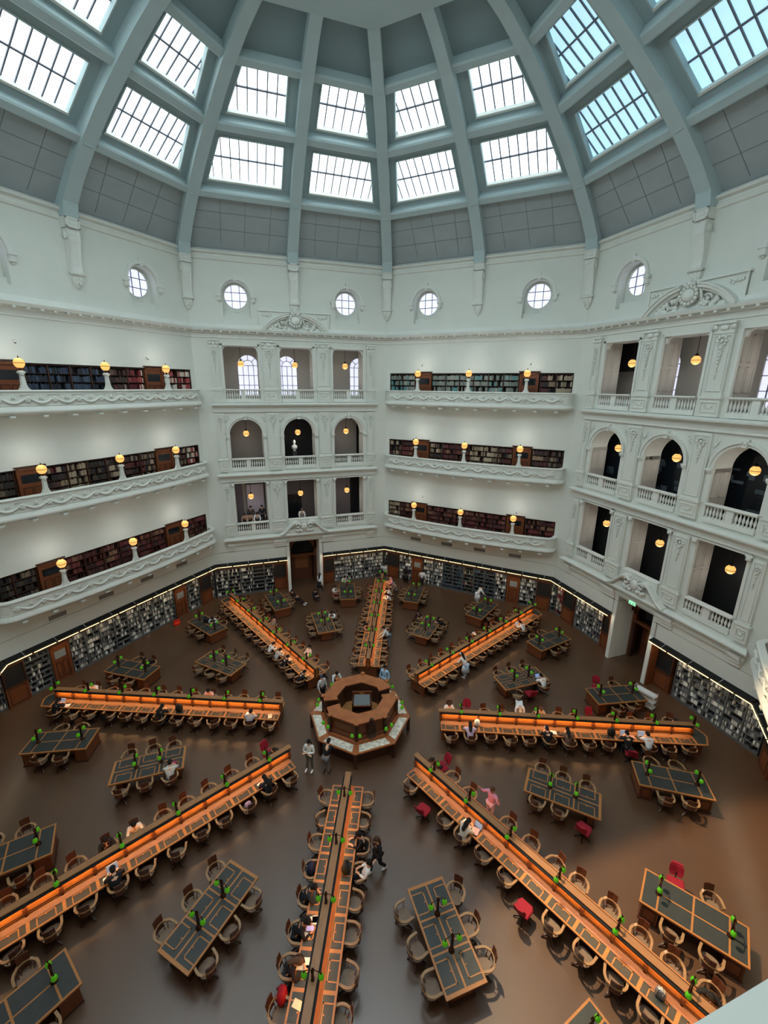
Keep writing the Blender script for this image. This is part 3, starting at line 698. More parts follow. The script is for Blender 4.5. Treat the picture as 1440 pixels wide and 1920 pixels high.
def casemesh(w,h,dep,ns,m,kick=.1,rail=.03):
    b=MB(); b.box(-w/2,-w/2+rail,0,dep,0,h,m); b.box(w/2-rail,w/2,0,dep,0,h,m); b.box(-w/2,w/2,0,dep,h-rail,h,m); b.box(-w/2,w/2,.02,dep,0,kick,m)
    b.box(-w/2+rail,w/2-rail,dep-.02,dep,kick,h,SHB); a=b.mesh('frame'); s=MB(); s.box(-w/2+rail,w/2-rail,0.01,dep-.02,-.02,0,m); return a,s.mesh('shelf')
_cs={}
def bookcase(phi,xa,xb,y,z,h,ns,m,pal,fill,label,group,parts=True,kick=.1,slope=False):
    w=xb-xa; key=(round(w,3),h,m.name,ns)
    if key not in _cs: _cs[key]=casemesh(w,h,.36,ns,m,kick,.03)
    a,s=_cs[key]; L=fpt(phi,(xa+xb)/2,y,z); rz=face(phi)[1]
    t=link('bookcase',None,None,L,rz,label,'bookcase',group); link('frame',a,t)
    T=Matrix.Translation(L)@Matrix.Rotation(rz,4,'Z'); sp_=(h-kick-.04)/ns
    for i in range(ns):
        zz=kick+sp_*i; link('shelf',s,t,(0,0,zz+.02))
        books(T,-w/2+.04,w/2-.04,.05,zz+.02,sp_-.05,pal if isinstance(pal,str) else random.choice(pal),fill)
def wood_door(phi,xc,w,z,h,y,label,glass=True):
    L=fpt(phi,xc,y,z); t=link('timber_door',None,None,L,face(phi)[1],label,'door','timber doors between the shelves')
    b=MB(); hw=w/2; b.box(-hw,-hw+.12,-.1,.1,0,h,WOOD); b.box(hw-.12,hw,-.1,.1,0,h,WOOD); b.box(-hw,hw,-.1,.1,h-.16,h,WOOD); b.box(-hw-.08,hw+.08,-.18,.1,h,h+.07,WOODD); b.obj('frame',t)
    b=MB(); b.box(-hw+.12,hw-.12,-.02,.04,0,h-.16,WOOD)
    zz=h*.12; 
    for a,c in ((-hw+.2,-.04),(.04,hw-.2)): frame_rect(b,a,c,h*.08,h*.52,.03,-.04,-.02,WOODD)
    b.obj('leaf',t); b=MB(); b.box(-hw+.2,hw-.2,-.03,-.02,h*.62,h*.82,GLS if glass else mat('door_notice','#7D8284',.5)); b.obj('pane',t)
def kiosk(phi,xa,xb,y,label):
    w=xb-xa; L=fpt(phi,(xa+xb)/2,y,0); t=link('timber_cabinet',None,None,L,face(phi)[1],label,'cabinet','timber cabinets with black slanting tops')
    b=MB(); b.box(-w/2,w/2,-.12,.38,0,1.25,WOOD); frame_rect(b,-w/2+.1,w/2-.1,.15,1.1,.03,-.14,-.12,WOODD); b.box(-w/2,w/2,-.16,.38,1.2,1.27,WOODD)
    b.box(-w/2,-w/2+.06,-.1,.38,1.27,2.45,WOODD); b.box(w/2-.06,w/2,-.1,.38,1.27,2.45,WOODD); b.box(-w/2,w/2,-.1,.38,2.38,2.5,WOODD); b.obj('body',t)
    b=MB(); b.loft([[(x,-.1,1.27),(x,.3,1.27),(x,.3,2.38),(x,.05,2.38)] for x in (-w/2+.06,w/2-.06)],mat('notice_black','#17191B',.4)); b.obj('panel',t)
NTH=['first','second','third','fourth','fifth','sixth','seventh','eighth','ninth','tenth','eleventh','twelfth','thirteenth','fourteenth']
def run(phi,xa,xb,n,y,z,h,ns,m,pal,fill,where,group,kick=.1):
    w=(xb-xa)/n
    for i in range(n):
        p=pal[i] if isinstance(pal,list) and len(pal)==n else pal; fl=fill[i] if isinstance(fill,list) else fill
        lb=('%s bookcase from the left, %s'%(NTH[i],where)) if n>1 else 'single bookcase, '+where
        bookcase(phi,xa+w*i,xa+w*(i+1),y,z,h,ns,m,p,fl,lb,group,kick=kick)
GG='grey library shelving round the ground floor'
for phi in (67.5,157.5,-22.5,-112.5):
    vis=phi!=-112.5; sd=SIDE_T[phi]; random.seed(int(phi*2)+900)
    if not vis: continue
    for sg,sn in ((-1,'left'),(1,'right')):
        a,b_=sorted((sg*6.05,sg*7.1)); kiosk(phi,a,b_,.6,'timber cabinet with black slanting top, %s end of the %s wall'%(sn,sd))
        a,b_=sorted((sg*4.75,sg*6.02)); run(phi,a,b_,1,.62,0,2.45,7,STEEL,'lib',.93 if phi!=157.5 else .6,'beside the %s end cabinet of the %s wall'%(sn,sd),GG)
        wood_door(phi,sg*4.22,1.0,0,2.4,.66,'timber door between ground floor shelves, %s of the %s wall'%(sn,sd),False)
        a,b_=sorted((sg*7.14,sg*7.5)); run(phi,a,b_,1,.62,0,2.45,7,STEEL,'lib',.9,'in the %s corner of the %s wall'%(sn,sd),GG)
    pal={67.5:['lib','lib','blue','blue','mix','blue','blue','lib'],157.5:['lib']*8,-22.5:['lib']*8}[phi]
    fl={67.5:[.95,.95,.8,.8,.6,.8,.8,.95],157.5:[.9,.95,.95,.55,.9,.9,.9,.9],-22.5:.95}[phi]
    run(phi,-3.66,3.66,8,.62,0,2.45,7,STEEL,pal,fl,'long ground floor run of the %s wall'%sd,GG)
for phi in (112.5,22.5):
    sd=SIDE_T[phi]
    if phi==112.5:
        run(phi,-7.3,-2.45,5,.62,0,2.45,7,STEEL,['lib']*5,[.8,.6,.75,.4,.6],'left of the entrance in the %s wall'%sd,GG); run(phi,2.65,7.3,5,.62,0,2.45,7,STEEL,['lib']*5,.95,'right of the entrance in the %s wall'%sd,GG)
    else:
        run(phi,-7.3,-6.5,1,.62,0,2.45,7,STEEL,'maroon',.85,'in the left corner of the right wall',GG); kiosk(phi,-6.45,-5.3,.6,'timber cabinet with black slanting top, left end of the right wall')
        run(phi,-5.25,-2.65,3,.62,0,2.45,7,STEEL,['lib']*3,.95,'left of the entrance in the %s wall'%sd,GG)
        CL=[(2.75,7.3)]
        run(phi,2.75,7.35,5,.62,0,2.45,7,STEEL,['lib']*5,.9,'right of the entrance in the %s wall'%sd,GG)
    for sg,sn in ((-1,'left'),(1,'right')):
        a,b_=sorted((sg*1.55,sg*2.6)); kiosk(phi,a,b_,.6,'timber cabinet with black slanting top, directly %s of the entrance in the %s wall'%(sn,sd))
GP={67.5:[['tan','red','red','red','red','red','red','red','red','red'],['mix','red','mix','red','red','tan','tan','mix','mix','mix'],['green']*8+['mix','tan']],
 157.5:[['dark','dark','red','red','red','red','red','red','red','red'],['dark','dark','mix','tan','dark','mix','mix','mix','mix','maroon'],['navy','navy','navy','navy','navy','navy','mix','maroon','maroon','maroon']]}
for phi in (67.5,157.5,-22.5):
    for k in range(3):
        random.seed(k*7+int(phi)); lvl=('lowest','middle','top')[k]; z0=ZR[k]-.95; h=(7.58,12.87,18.1)[k]-z0-.03; gp=GP.get(phi,[['mix']*10]*3)[k]; g='dark bookcases along the galleries'
        run(phi,-6.85,-4.7,2,.06,z0,h,5,WOODD,gp[:2],.96,'left end of the %s gallery, %s wall'%(lvl,SIDE_T[phi]),g,.08)
        run(phi,-3.28,3.28,6,.06,z0,h,5,WOODD,gp[2:8],.96,'centre of the %s gallery, %s wall'%(lvl,SIDE_T[phi]),g,.08)
        run(phi,4.7,6.85,2,.06,z0,h,5,WOODD,gp[8:],.96,'right end of the %s gallery, %s wall'%(lvl,SIDE_T[phi]),g,.08)
        for sg,sn in ((-1,'left'),(1,'right')): wood_door(phi,sg*3.98,1.3,z0,h+.1,.1,'timber door case on the %s gallery, %s of the %s wall'%(lvl,sn,SIDE_T[phi]))
print('books',nbk[0])
# the nearest ground floor books become single objects, all others stay one mass
S_INDIV=[]
cam_v=Vector(CP); nb=len(BK.f)//6; cand=[]
for i in range(nb):
    v=Vector(BK.v[8*i]); q=pix(v)
    if q and 0<q[0]<1440 and 0<q[1]<1920 and v.z<3: cand.append(((v-cam_v).length,i))
cand.sort(); chosen=set(i for _,i in cand[:300])
rest=MB(); rest.mi(BOOKM); cm={}
def where_book(v):
    a=math.degrees(math.atan2(v.y,v.x)); phi=22.5 if 0<=a<45 else (-22.5 if a<0 else 157.5)
    return SIDE_T[phi], ('first','second','third','fourth','fifth','sixth','seventh')[max(0,min(6,int((v.z-.1)/.33)))]
cnt={}
for i in range(nb):
    vs=BK.v[8*i:8*i+8]; c=BK.c[6*i]
    if i in chosen:
        o3=Vector(vs[0]); ax=(Vector(vs[1])-o3); rzb=math.atan2(ax.y,ax.x); wv=ax.length; dv=(Vector(vs[3])-o3).length; hv=vs[4][2]-vs[0][2]
        key=(round(wv/.006),round(hv/.03),round(c[0]*6),round(c[2]*6))
        if key not in cm:
            b=MB(); b.col=c; b.box(0,wv,0,dv,0,hv,BOOKM); b.col=(.8,.78,.72); b.box(.004,wv-.004,.008,dv-.01,hv,hv+.0015,BOOKM); cm[key]=b.mesh('book')
        sd,sh=where_book(o3); g='books on the %s shelf up, ground floor of the %s wall'%(sh,sd)
        link('book',cm[key],None,o3,rzb,'cloth bound library book on the %s shelf up, nearest part of %s wall'%(sh,sd),'book',g)
    else:
        b0i=len(rest.v); rest.v+=vs
        for fa in ((0,3,2,1),(4,5,6,7),(0,1,5,4),(1,2,6,5),(2,3,7,6),(3,0,4,7)): rest.f.append([b0i+q for q in fa]); rest.m.append(0); rest.c.append(c); rest.sm.append(False)
rest.obj('books',None,label='masses of books filling the remaining shelves and galleries',cat='books',kind='stuff')
# vents, strip lights over the shelves
vb=MB(); vb.box(-.46,.46,-.03,.0,-.13,.13,mat('vent_grey','#8F8B82',.6))
for i in range(7): vb.box(-.42,.42,-.04,-.03,-.11+.034*i,-.1+.034*i,MUL)
vb=vb.mesh('vent')
for phi in (67.5,157.5,-22.5):
    for i,xc in enumerate((-4.2,-1.4,1.4,4.2)): link('air_vent',vb,None,fpt(phi,xc,0,4.41),face(phi)[1],'%s grey slotted air vent from the left under the lowest gallery, %s wall'%(NTH[i],SIDE_T[phi]),'vent','slotted air vents')
for phi in TYPE_A+TYPE_B:
    loc,rz=face(phi)
    for sg,(a,b_) in ((-1,(-7.04,-1.52)),(1,(1.52,7.04))) if phi in TYPE_A else ((0,(-7.04,7.04)),):
        t=link('shelf_light',None,None,loc,rz,'long warm strip light over the ground floor shelves, %s%s wall'%({-1:'left part of the ',1:'right part of the ',0:''}[sg],SIDE_T[phi]),'strip light','warm strip lights over the shelves')
        b=MB(); x=a
        while x<b_-.2: b.tube([(x+.03,-.37,3.06),(min(x+1.12,b_),-.37,3.06)],.023,STRIP,6); x+=1.2
        b.obj('tubes',t); b=MB(); b.loft([[(xx,0,3.235),(xx,-.33,3.15),(xx,-.33,3.09),(xx,.1,3.09),(xx,.1,3.235)] for xx in (a,b_)],BLK); x=a+.8
        while x<b_: b.tube([(x,-.02,3.27),(x,-.36,3.12)],.012,CHR,5); x+=1.6
        b.obj('bracket',t)
        ld=bpy.data.lights.new('shelf_glow','AREA'); ld.shape='RECTANGLE'; ld.size=b_-a; ld.size_y=.06; ld.energy=SHELF*(b_-a)/6; ld.color=(1,.86,.62)
        lo=bpy.data.objects.new('shelf_glow',ld); C.objects.link(lo); lo.parent=t; lo.location=((a+b_)/2,-.34,3.0); lo.rotation_euler=(math.radians(42),0,0)
# ------------------------------------------------------------------ furniture
DN={90:'back desk',45:'back right desk',0:'right desk',-45:'lower right desk',-90:'near desk',-135:'lower left desk',180:'left desk',135:'back left desk'}
DL={90:'running from the counter to the back corner',45:'running to the back right corner',0:'running to the right corner',-45:'running to the lower right',-90:'coming towards the viewer',-135:'running to the lower left',180:'running to the left corner',135:'running to the back left corner'}
R0,PC,NC=4.14,.942,13; RE=R0+PC*NC
def wpt(az,r,lat,z=0):                                # lat>0 counter-clockwise of the outward direction
    a=math.radians(az); return (DO[0]+r*math.cos(a)-lat*math.sin(a),DO[1]+r*math.sin(a)+lat*math.cos(a),z)
def desk_parts():
    ps=[]
    out=[(R0,-.66),(RE+.48,-.66),(RE+.78,-.12),(RE+.78,.12),(RE+.48,.66),(R0,.66)]
    b=MB(); b.prism(out,.735,.78,OAK); b.prism([(x+(.03 if x<5 else -.03),y*.94) for x,y in out],.68,.735,OAKD)
    for sg in (-1,1): b.loft([[(R0,sg*y,z) for y,z in ((.07,.78),(.26,.78),(.07,.86))],[(RE,sg*y,z) for y,z in ((.07,.78),(.26,.78),(.07,.86))]],OAKD)
    b_top=b
    fr=b_top; b=MB()
    for i in range(NC):
        x0=R0+PC*i+.05; x1=x0+PC-.1
        for sg in (-1,1):
            def rr(mb,a,c,p,q,z0,z1,m):
                p,q=sorted((sg*p,sg*q)); mb.box(a,c,p,q,z0,z1,m)
            rr(b,x0,x1,.27,.6,.779,.784,LEA)
            for q in ((x0+.16,x0+.195,.3,.6),(x1-.195,x1-.16,.3,.6),(x0+.16,x1-.16,.3,.335)): rr(fr,q[0],q[1],q[2],q[3],.784,.79,OAK)
            fr.box((x0+x1)/2-.02,(x0+x1)/2+.02,sg*.36-.02,sg*.36+.02,.784,.8,OAK)
    b.prism([(RE+.05,-.58),(RE+.44,-.58),(RE+.7,-.1),(RE+.7,.1),(RE+.44,.58),(RE+.05,.58)],.779,.784,LEA)
    ps.append(('leather_inlay',b.mesh('leather_inlay'))); ps.append(('desktop',fr.mesh('desktop')))
    b=MB(); b.box(R0-.06,RE+.06,-.05,.05,.78,1.36,mat('partition_wood','#C07A3C',.4,noise=.12,nscale=4)); 
    for sg in (-1,1):
        for z in (.9,.98): a,c=sorted((sg*.05,sg*.1)); b.box(R0,RE,a,c,z,z+.025,OAKD)
    ps.append(('partition',b.mesh('partition')))
    b=MB(); b.box(R0-.12,RE+.1,-.12,.12,1.385,1.42,CAPW); b.box(R0-.1,RE+.08,-.1,.1,1.34,1.385,WOODD); ps.append(('cap_rail',b.mesh('cap_rail')))
    b=MB()
    for sg in (-1,1):
        a,c=sorted((sg*.1,sg*.19)); b.box(R0+.02,RE-.02,a,c,1.325,1.36,BLK)
        b.tube([(R0+.06,sg*.14,1.31),(RE-.06,sg*.14,1.31)],.018,TUBEM,6)
    ps.append(('tube_light',b.mesh('tube_light')))
    b=MB(); b.box(-.035,.035,-.12,.12,.78,1.36,WOODD); b.box(-.06,.06,-.14,.14,.95,1.2,WOOD); PO=b.mesh('post')
    b=MB(); b.box(R0+.1,RE+.1,-.14,.14,0,.7,WOOD); b.box(R0+.05,RE+.15,-.2,.2,0,.1,WOODD); b.box(RE-.1,RE+.4,-.45,.45,0,.7,WOOD); b.box(R0+.05,R0+.18,-.5,.5,0,.7,WOOD)
    ps.append(('pedestal',b.mesh('pedestal')))
    b=MB(); b.loft([[(-.035,-.55,.68),(.035,-.55,.68),(.035,.55,.68),(-.035,.55,.68)],[(-.035,-.48,.55),(.035,-.48,.55),(.035,.48,.55),(-.035,.48,.55)],[(-.035,-.16,.3),(.035,-.16,.3),(.035,.16,.3),(-.035,.16,.3)]],WOODD); BR=b.mesh('bracket')
    return ps,PO,BR
DP,DPO,DBR=desk_parts()
for az,nm in DN.items():
    t=link('reading_desk',None,None,(DO[0],DO[1],0),math.radians(az),'long oak '+nm+' '+DL[az]+', with lit partition','desk','long radiating reading desks')
    for n_,me in DP: link(n_,me,t)
    for i in range(NC+1): link('partition_post',DPO,t,(R0+PC*i,0,0))
    for i in range(1,NC,2): link('support_bracket',DBR,t,(R0+PC*i,0,0))
    for sg in (-1,1):
        ld=bpy.data.lights.new('desk_glow','AREA'); ld.shape='RECTANGLE'; ld.size=RE-R0-.2; ld.size_y=.03; ld.energy=TUBE; ld.color=(1,.54,.2)
        lo=bpy.data.objects.new('desk_glow',ld); C.objects.link(lo); lo.parent=t; lo.location=((R0+RE)/2,sg*.2,1.30); lo.rotation_euler=(math.radians(-12*sg),0,0)
def lamp_mb(h,base,gl):                               # two-armed brass lamp with green glass shades
    r=link('green_lamp',None); b=MB()
    if base: b.lathe([(.1,0),(.1,.03),(.06,.07),(.035,.14)],BRO,8)
    b.loft([[(-w,-w,z),(w,-w,z),(w,w,z),(-w,w,z)] for w,z in ((.05,0),(.035,.1),(.03,h),(.045,h+.02),(.012,h+.14))],BRO); b.obj('stem',r)
    b=MB(); b.tube([(0,-.24,h-.06),(0,-.2,h),(0,-.05,h+.04),(0,.05,h+.04),(0,.2,h),(0,.24,h-.06)],.012,BRO,5); b.obj('arm',r)
    g=MB(); g.lathe([(.02,.05),(.05,.03),(.072,-.02),(.086,-.07),(.078,-.115),(.05,-.145),(.025,-.15)],gl,10); g.lathe([(.025,.09),(.03,.05)],BRO,6); g=g.mesh('shade')
    for sg in (-1,1): link('glass_shade',g,r,(0,sg*.24,h-.12))
    return r
dl=lamp_mb(.34,False,GRN); tl=lamp_mb(.62,True,GRN); fd=ft=True; GL='green glass reading lamps'
for az,nm in DN.items():
    for i in range(7):
        L=wpt(az,R0+PC*(1+2*i)+.07,0,1.42)
        if not seen(L,40): continue
        lb='two armed green shaded lamp, %s from the centre on the %s'%(NTH[i],nm)
        if fd: dl.location=L; dl.rotation_euler=(0,0,math.radians(az)); tag(dl,lb,'lamp',GL); fd=False
        else: dup(dl,L,math.radians(az),lb)
# free-standing tables: per sector one inner and two outer
SEC={22.5:"two o'clock",67.5:"one o'clock",112.5:"eleven o'clock",157.5:"ten o'clock",-157.5:"eight o'clock",-112.5:"seven o'clock",-67.5:"five o'clock",-22.5:"four o'clock"}
def table_in():
    ps=[]; L,w=1.485,.655; b=MB(); b.box(-L,L,-w,w,.735,.78,OAK); b.box(-L+.04,L-.04,-w+.04,w-.04,.66,.735,OAKD); f_=b
    b=MB()
    for i in range(3):
        x0=-L+.1+i*(2*L-.2)/3; x1=x0+(2*L-.2)/3
        x0+=.03 if i else 0; x1-=.03 if i<2 else 0
        for sg in (-1,1):
            def rr(mb,a,c,p,q,z0,z1,m):
                p,q=sorted((sg*p,sg*q)); mb.box(a,c,p,q,z0,z1,m)
            rr(b,x0,x1,.03,w-.06,.779,.784,LEA)
            for q in ((x0+.13,x0+.165,.18,w-.06),(x1-.165,x1-.13,.18,w-.06),(x0+.13,x1-.13,.18,.215)): rr(f_,q[0],q[1],q[2],q[3],.784,.79,OAK)
            f_.box((x0+x1)/2-.02,(x0+x1)/2+.02,sg*.25-.02,sg*.25+.02,.784,.8,OAK)
    ps.append(('leather_inlay',b.mesh('inlay'))); ps.append(('tabletop',f_.mesh('tabletop')))
    b=MB()
    for sx in (-1,1): b.box(sx*1.15-.12,sx*1.15+.12,-.38,.38,0,.68,WOOD); b.box(sx*1.15-.17,sx*1.15+.17,-.44,.44,0,.09,WOODD)
    b.box(-1.1,1.1,-.05,.05,.2,.66,WOOD); ps.append(('pedestal',b.mesh('pedestal'))); return ps
def table_out():
    ps=[]; L,w=1.45,.665; b=MB(); b.box(-L,L,-w,w,.735,.78,OAK); b.box(-L+.04,L-.04,-w+.04,w-.04,.66,.735,OAKD); ps.append(('tabletop',b.mesh('tabletop')))
    b=MB()
    for x0,x1 in ((-L+.06,-.985),(.985,L-.06)): b.box(x0,x1,-w+.06,w-.06,.779,.784,LEA)
    for x0,x1 in ((-.93,-.03),(.03,.93)):
        for y0,y1 in ((-w+.06,-.025),(.025,w-.06)): b.box(x0,x1,y0,y1,.779,.784,LEA)
    ps.append(('leather_inlay',b.mesh('inlay'))); b=MB()
    for sx in (-1,1): b.box(sx*1.12-.25,sx*1.12+.25,-.6,.6,.06,.68,WOOD); b.box(sx*1.12-.28,sx*1.12+.28,-.62,.62,0,.06,WOODD); frame_rect(b,sx*1.12-.2,sx*1.12+.2,.12,.6,.03,-.62,-.6,WOODD); 
    b.box(-.9,.9,-.05,.05,.1,.66,WOODD); ps.append(('pedestal',b.mesh('pedestal'))); return ps
TI,TO=table_in(),table_out(); TABS=[]
for sc,sn in SEC.items():
    for kd,(r,da) in enumerate(((9.8,0),(14.3,-11.4),(14.3,11.4))):
        az=sc+da; L=wpt(az,r,0,0)
        if not (seen(L,160)): continue
        nm='the %s %s table'%(sn,'inner' if kd==0 else ('outer clockwise' if da<0 else 'outer anticlockwise'))
        lb='oak table with six leather slopes, inner one at %s from the central counter'%sn
        if kd: lb='oak table with plain dark leather, outer %s one at %s from the counter'%('clockwise' if da<0 else 'anticlockwise',sn)
        t=link('library_table',None,None,L,math.radians(az),lb,'table','six place tables' if kd==0 else 'plain leather topped tables')
        for n_,me in (TI if kd==0 else TO): link(n_,me,t)
        TABS.append((sc,kd,az,r,nm))
        for q in (-.5,.5) if kd==0 else (-.97,.97):
            L2=wpt(az,r+q,0,.784); lb2='tall two armed green shaded lamp at the %s end of %s'%('near centre' if q<0 else 'wall',nm)
            lb2='green shaded lamp nearer the %s on %s'%('room centre' if q<0 else 'wall',nm)
            if ft: tl.location=L2; tl.rotation_euler=(0,0,math.radians(az)); tag(tl,lb2,'lamp','green glass table lamps'); ft=False
            else: dup(tl,L2,math.radians(az),lb2)
# ------------------------------------------------------------------ chairs (face +y)
def chair_meshes():
    P=[]; b=MB(); q=[(.25*math.copysign(abs(math.cos(a))**.75,math.cos(a)),.24*math.copysign(abs(math.sin(a))**.75,math.sin(a))) for a in [2*PI*i/16 for i in range(16)]]
    b.prism(q,.43,.47,CHS); P.append(('seat',b))
    b=MB(); arc=[(.3*math.cos(a),-.02+.29*math.sin(a)) for a in [PI+PI*i/12 for i in range(13)]]
    pts=[(-.29,.2)]+arc+[(.29,.2)]; secs=[]
    for i,(x,y) in enumerate(pts):
        zc=.68+(.04 if 4<i<10 else 0); l=math.hypot(x,y+.02) or 1; nx,ny=(x/l,(y+.02)/l) if 0<i<14 else (math.copysign(1,x),0); w=.036
        secs.append([(x-nx*w,y-ny*w,zc),(x+nx*w,y+ny*w,zc),(x+nx*w,y+ny*w,zc+.045),(x-nx*w,y-ny*w,zc+.045)])
    b.loft(secs,CHA)
    for x in (-.28,.28): b.tube([(x*.85,.12,.46),(x,.14,.69)],.016,CHA,5)
    for a in (-2.5,-2.05,-1.09,-.64): b.tube([(.22*math.cos(a),.2*math.sin(a),.46),(.29*math.cos(a),-.02+.28*math.sin(a),.7)],.013,CHB,5)
    P.append(('arm_rail',b))
    b=MB(); b.loft([[(x,y,z) for x,y in ((-.15,-.29),(0,-.32),(.15,-.29),(.15,-.265),(0,-.295),(-.15,-.265))] for z in (.5,.74)]+[[(x*1.12,y-.05,z) for x,y in ((-.14,-.29),(0,-.32),(.14,-.29),(.14,-.265),(0,-.295),(-.14,-.265))] for z in (1.02,)],CHB); P.append(('back_panel',b))
    b=MB(); b.lathe([(.035,.12),(.035,.3),(.09,.41),(.12,.43)],WOODD,8); P.append(('column',b))
    for i in range(4):
        a=PI/4+i*PI/2; c,s=math.cos(a),math.sin(a); b=MB(); b.loft([[(c*r-s*w,s*r+c*w,z0),(c*r+s*w,s*r-c*w,z0),(c*r+s*w,s*r-c*w,z1),(c*r-s*w,s*r+c*w,z1)] for r,w,z0,z1 in ((.02,.025,.1,.17),(.2,.02,.06,.11),(.3,.02,0,.045))],WOODD); P.append(('leg',b))
    return P
def office_meshes():
    P=[]; b=MB(); b.loft([[(x*s,y*s,z) for x,y in ((-.25,-.24),(.25,-.24),(.27,.1),(.2,.25),(-.2,.25),(-.27,.1))] for s,z in ((.85,.42),(1,.45),(1,.49),(.9,.52))],RED); P.append(('seat',b))
    b=MB(); b.loft([[(x*w,y-.27-.05*k,z) for x,y in ((-.22,.03),(0,-.0),(.22,.03),(.2,-.03),(0,-.07),(-.2,-.03))] for k,(w,z) in enumerate(((.8,.56),(1,.68),(1,.86),(.8,.96)))],RED); P.append(('backrest',b))
    b=MB(); b.tube([(0,0,.08),(0,0,.42)],.03,MET,8); b.tube([(0,0,.42),(0,-.25,.45),(0,-.31,.7)],.02,MET,6); P.append(('column',b))
    for i in range(5):
        a=2*PI*i/5; b=MB(); b.tube([(0,0,.1),(.28*math.cos(a),.28*math.sin(a),.06)],.018,MET,5); b.ball((.28*math.cos(a),.28*math.sin(a),.028),.028,MET,6,4); P.append(('castor_leg',b))
    return P
CM=chair_meshes(); OM=office_meshes()
CMM=[(n_,b.mesh(n_)) for n_,b in CM]; OMM=[(n_,b.mesh(n_)) for n_,b in OM]
j=MB()
for n_,b in CM:
    for f_,m_,s_ in zip(b.f,b.m,b.sm): pass
    o_=len(j.v); j.v+=b.v
    for f_,m_,s_ in zip(b.f,b.m,b.sm): j.f.append([q+o_ for q in f_]); j.m.append(j.mi(b.mats[m_])); j.c.append(None); j.sm.append(s_)
CJ=j.mesh('swivel_chair')
NCH=[0,0]
def chair(L,rz,label,red=False,group='wooden swivel armchairs'):
    if not seen((L[0],L[1],.5),25): return
    NCH[0]+=1; dist=(Vector(L)-cam_v).length
    if red:
        t=link('office_chair',None,None,L,rz,label.replace('wooden swivel armchair','dark red office chair'),'chair','red office chairs'); ms=OMM
    elif dist>29: link('swivel_chair',CJ,None,L,rz,label,'chair',group); return
    else: t=link('swivel_chair',None,None,L,rz,label,'chair',group); ms=CMM
    NCH[1]+=1
    for n_,me in ms: link(n_,me,t)
random.seed(11)
SKIP={(90,-1,12),(90,1,12),(-45,1,3),(0,1,4),(45,-1,3)}
REDS={(-45,1,0),(-45,-1,1),(-45,-1,6),(-135,-1,0),(0,1,1),(0,-1,9),(0,1,8)}
PULL={}
for az,nm in DN.items():
    for sg in (-1,1):
        side='anticlockwise' if sg>0 else 'clockwise'
        for i in range(NC):
            if (az,sg,i) in SKIP: continue
            red=(az,sg,i) in REDS; lat=sg*(.80+random.uniform(-.05,.1)+(.2 if red else 0)); L=wpt(az,R0+PC*(i+.5)+random.uniform(-.07,.07),lat)
            rz=math.radians(az)+(PI if sg>0 else 0)+random.gauss(0,.22)
            chair(L,rz,'wooden swivel armchair, %s from the centre, %s side of the %s'%(NTH[i],side,nm),red)
TRED={(-22.5,0,-1,2),(22.5,0,-1,1),(22.5,1,1,0),(-22.5,1,1,0)}
for sc,kd,az,r,nm in TABS:
    for sg in (-1,1):
        for i,q in enumerate((-.95,0,.95) if kd==0 else (-.5,.5)):
            red=(sc,kd,sg,i) in TRED; L=wpt(az,r+q+random.uniform(-.06,.06),sg*(.86+random.uniform(-.04,.12)+(.15 if red else 0)))
            chair(L,math.radians(az)+(PI if sg>0 else 0)+random.gauss(0,.25),'wooden swivel armchair at %s, %s side, %s'%(nm,'anticlockwise' if sg>0 else 'clockwise',('%s from centre'%NTH[i]) if kd==0 else ('inward seat','outward seat')[i]),red)
print('chairs',NCH)
# ------------------------------------------------------------------ central octagonal counter
t=link('enquiry_counter',None,None,(DO[0],DO[1],0),math.radians(2),'two tier octagonal wooden counter in the middle of the room','counter')
def ov(r,k): a=PI/4*k; return (r*math.cos(a),r*math.sin(a))
def quad(r0,r1,k,f0=0,f1=1):
    def P(r,f): a,b_=ov(r,k),ov(r,k+1); return (a[0]+(b_[0]-a[0])*f,a[1]+(b_[1]-a[1])*f)
    return [P(r1,f0),P(r1,f1),P(r0,f1),P(r0,f0)]
lo_,up_,wl,bs,cs_,fl_=MB(),MB(),MB(),MB(),MB(),MB()
gap={3:(.45,1),4:(0,.45),0:(.0,.0)}
for k in range(8):
    g0,g1=(0,1)
    if k==4: g0=.42                                   # opening on the left
    if k==0: g0,g1=0,.45; 
    if k==4: ranges=[(.45,1)]
    elif k==3: ranges=[(0,1)]
    elif k==0: ranges=[(0,.3),(.62,1)]
    else: ranges=[(0,1)]
    if k==4: ranges=[(.0,.25),(.6,1)]
    lo_.prism(quad(1.9,2.58,k),.80,.86,CTR); bs.prism(quad(1.75,2.25,k),0,.80,WOODD)
    cs_.prism(quad(2.06,2.5,k,.09,.91),.86,.868,mat('case_paper','#C9C6B8',.35,noise=.4,nscale=6,emit='#FFF6E0',es=.04))
    wl.prism(quad(1.78,1.9,k),.86,1.2,WOOD); wl.prism(quad(1.86,2.0,k),.86,.98,CTR)
    for a,b_ in ranges:
        wl.prism(quad(1.68,1.82,k,a,b_),1.2,1.86,WOOD); up_.prism(quad(1.18,1.9,k,a,b_),1.86,1.92,CTR); wl.prism(quad(1.16,1.26,k,a,b_),.9,1.86,WOODD)
        if a>0.01: wl.prism(quad(1.2,1.84,k,a,a+.02),.9,1.86,WOODD)
        if b_<.99: wl.prism(quad(1.2,1.84,k,b_-.02,b_),.9,1.86,WOODD)
fl_.prism([ov(1.7,k) for k in range(8)],.1,.9,mat('dais','#9C6B3C',.5))
for n_,m_ in (('lower_counter',lo_),('upper_counter',up_),('panelling',wl),('base',bs),('display_case_glass',cs_),('dais_floor',fl_)): m_.obj(n_,t)
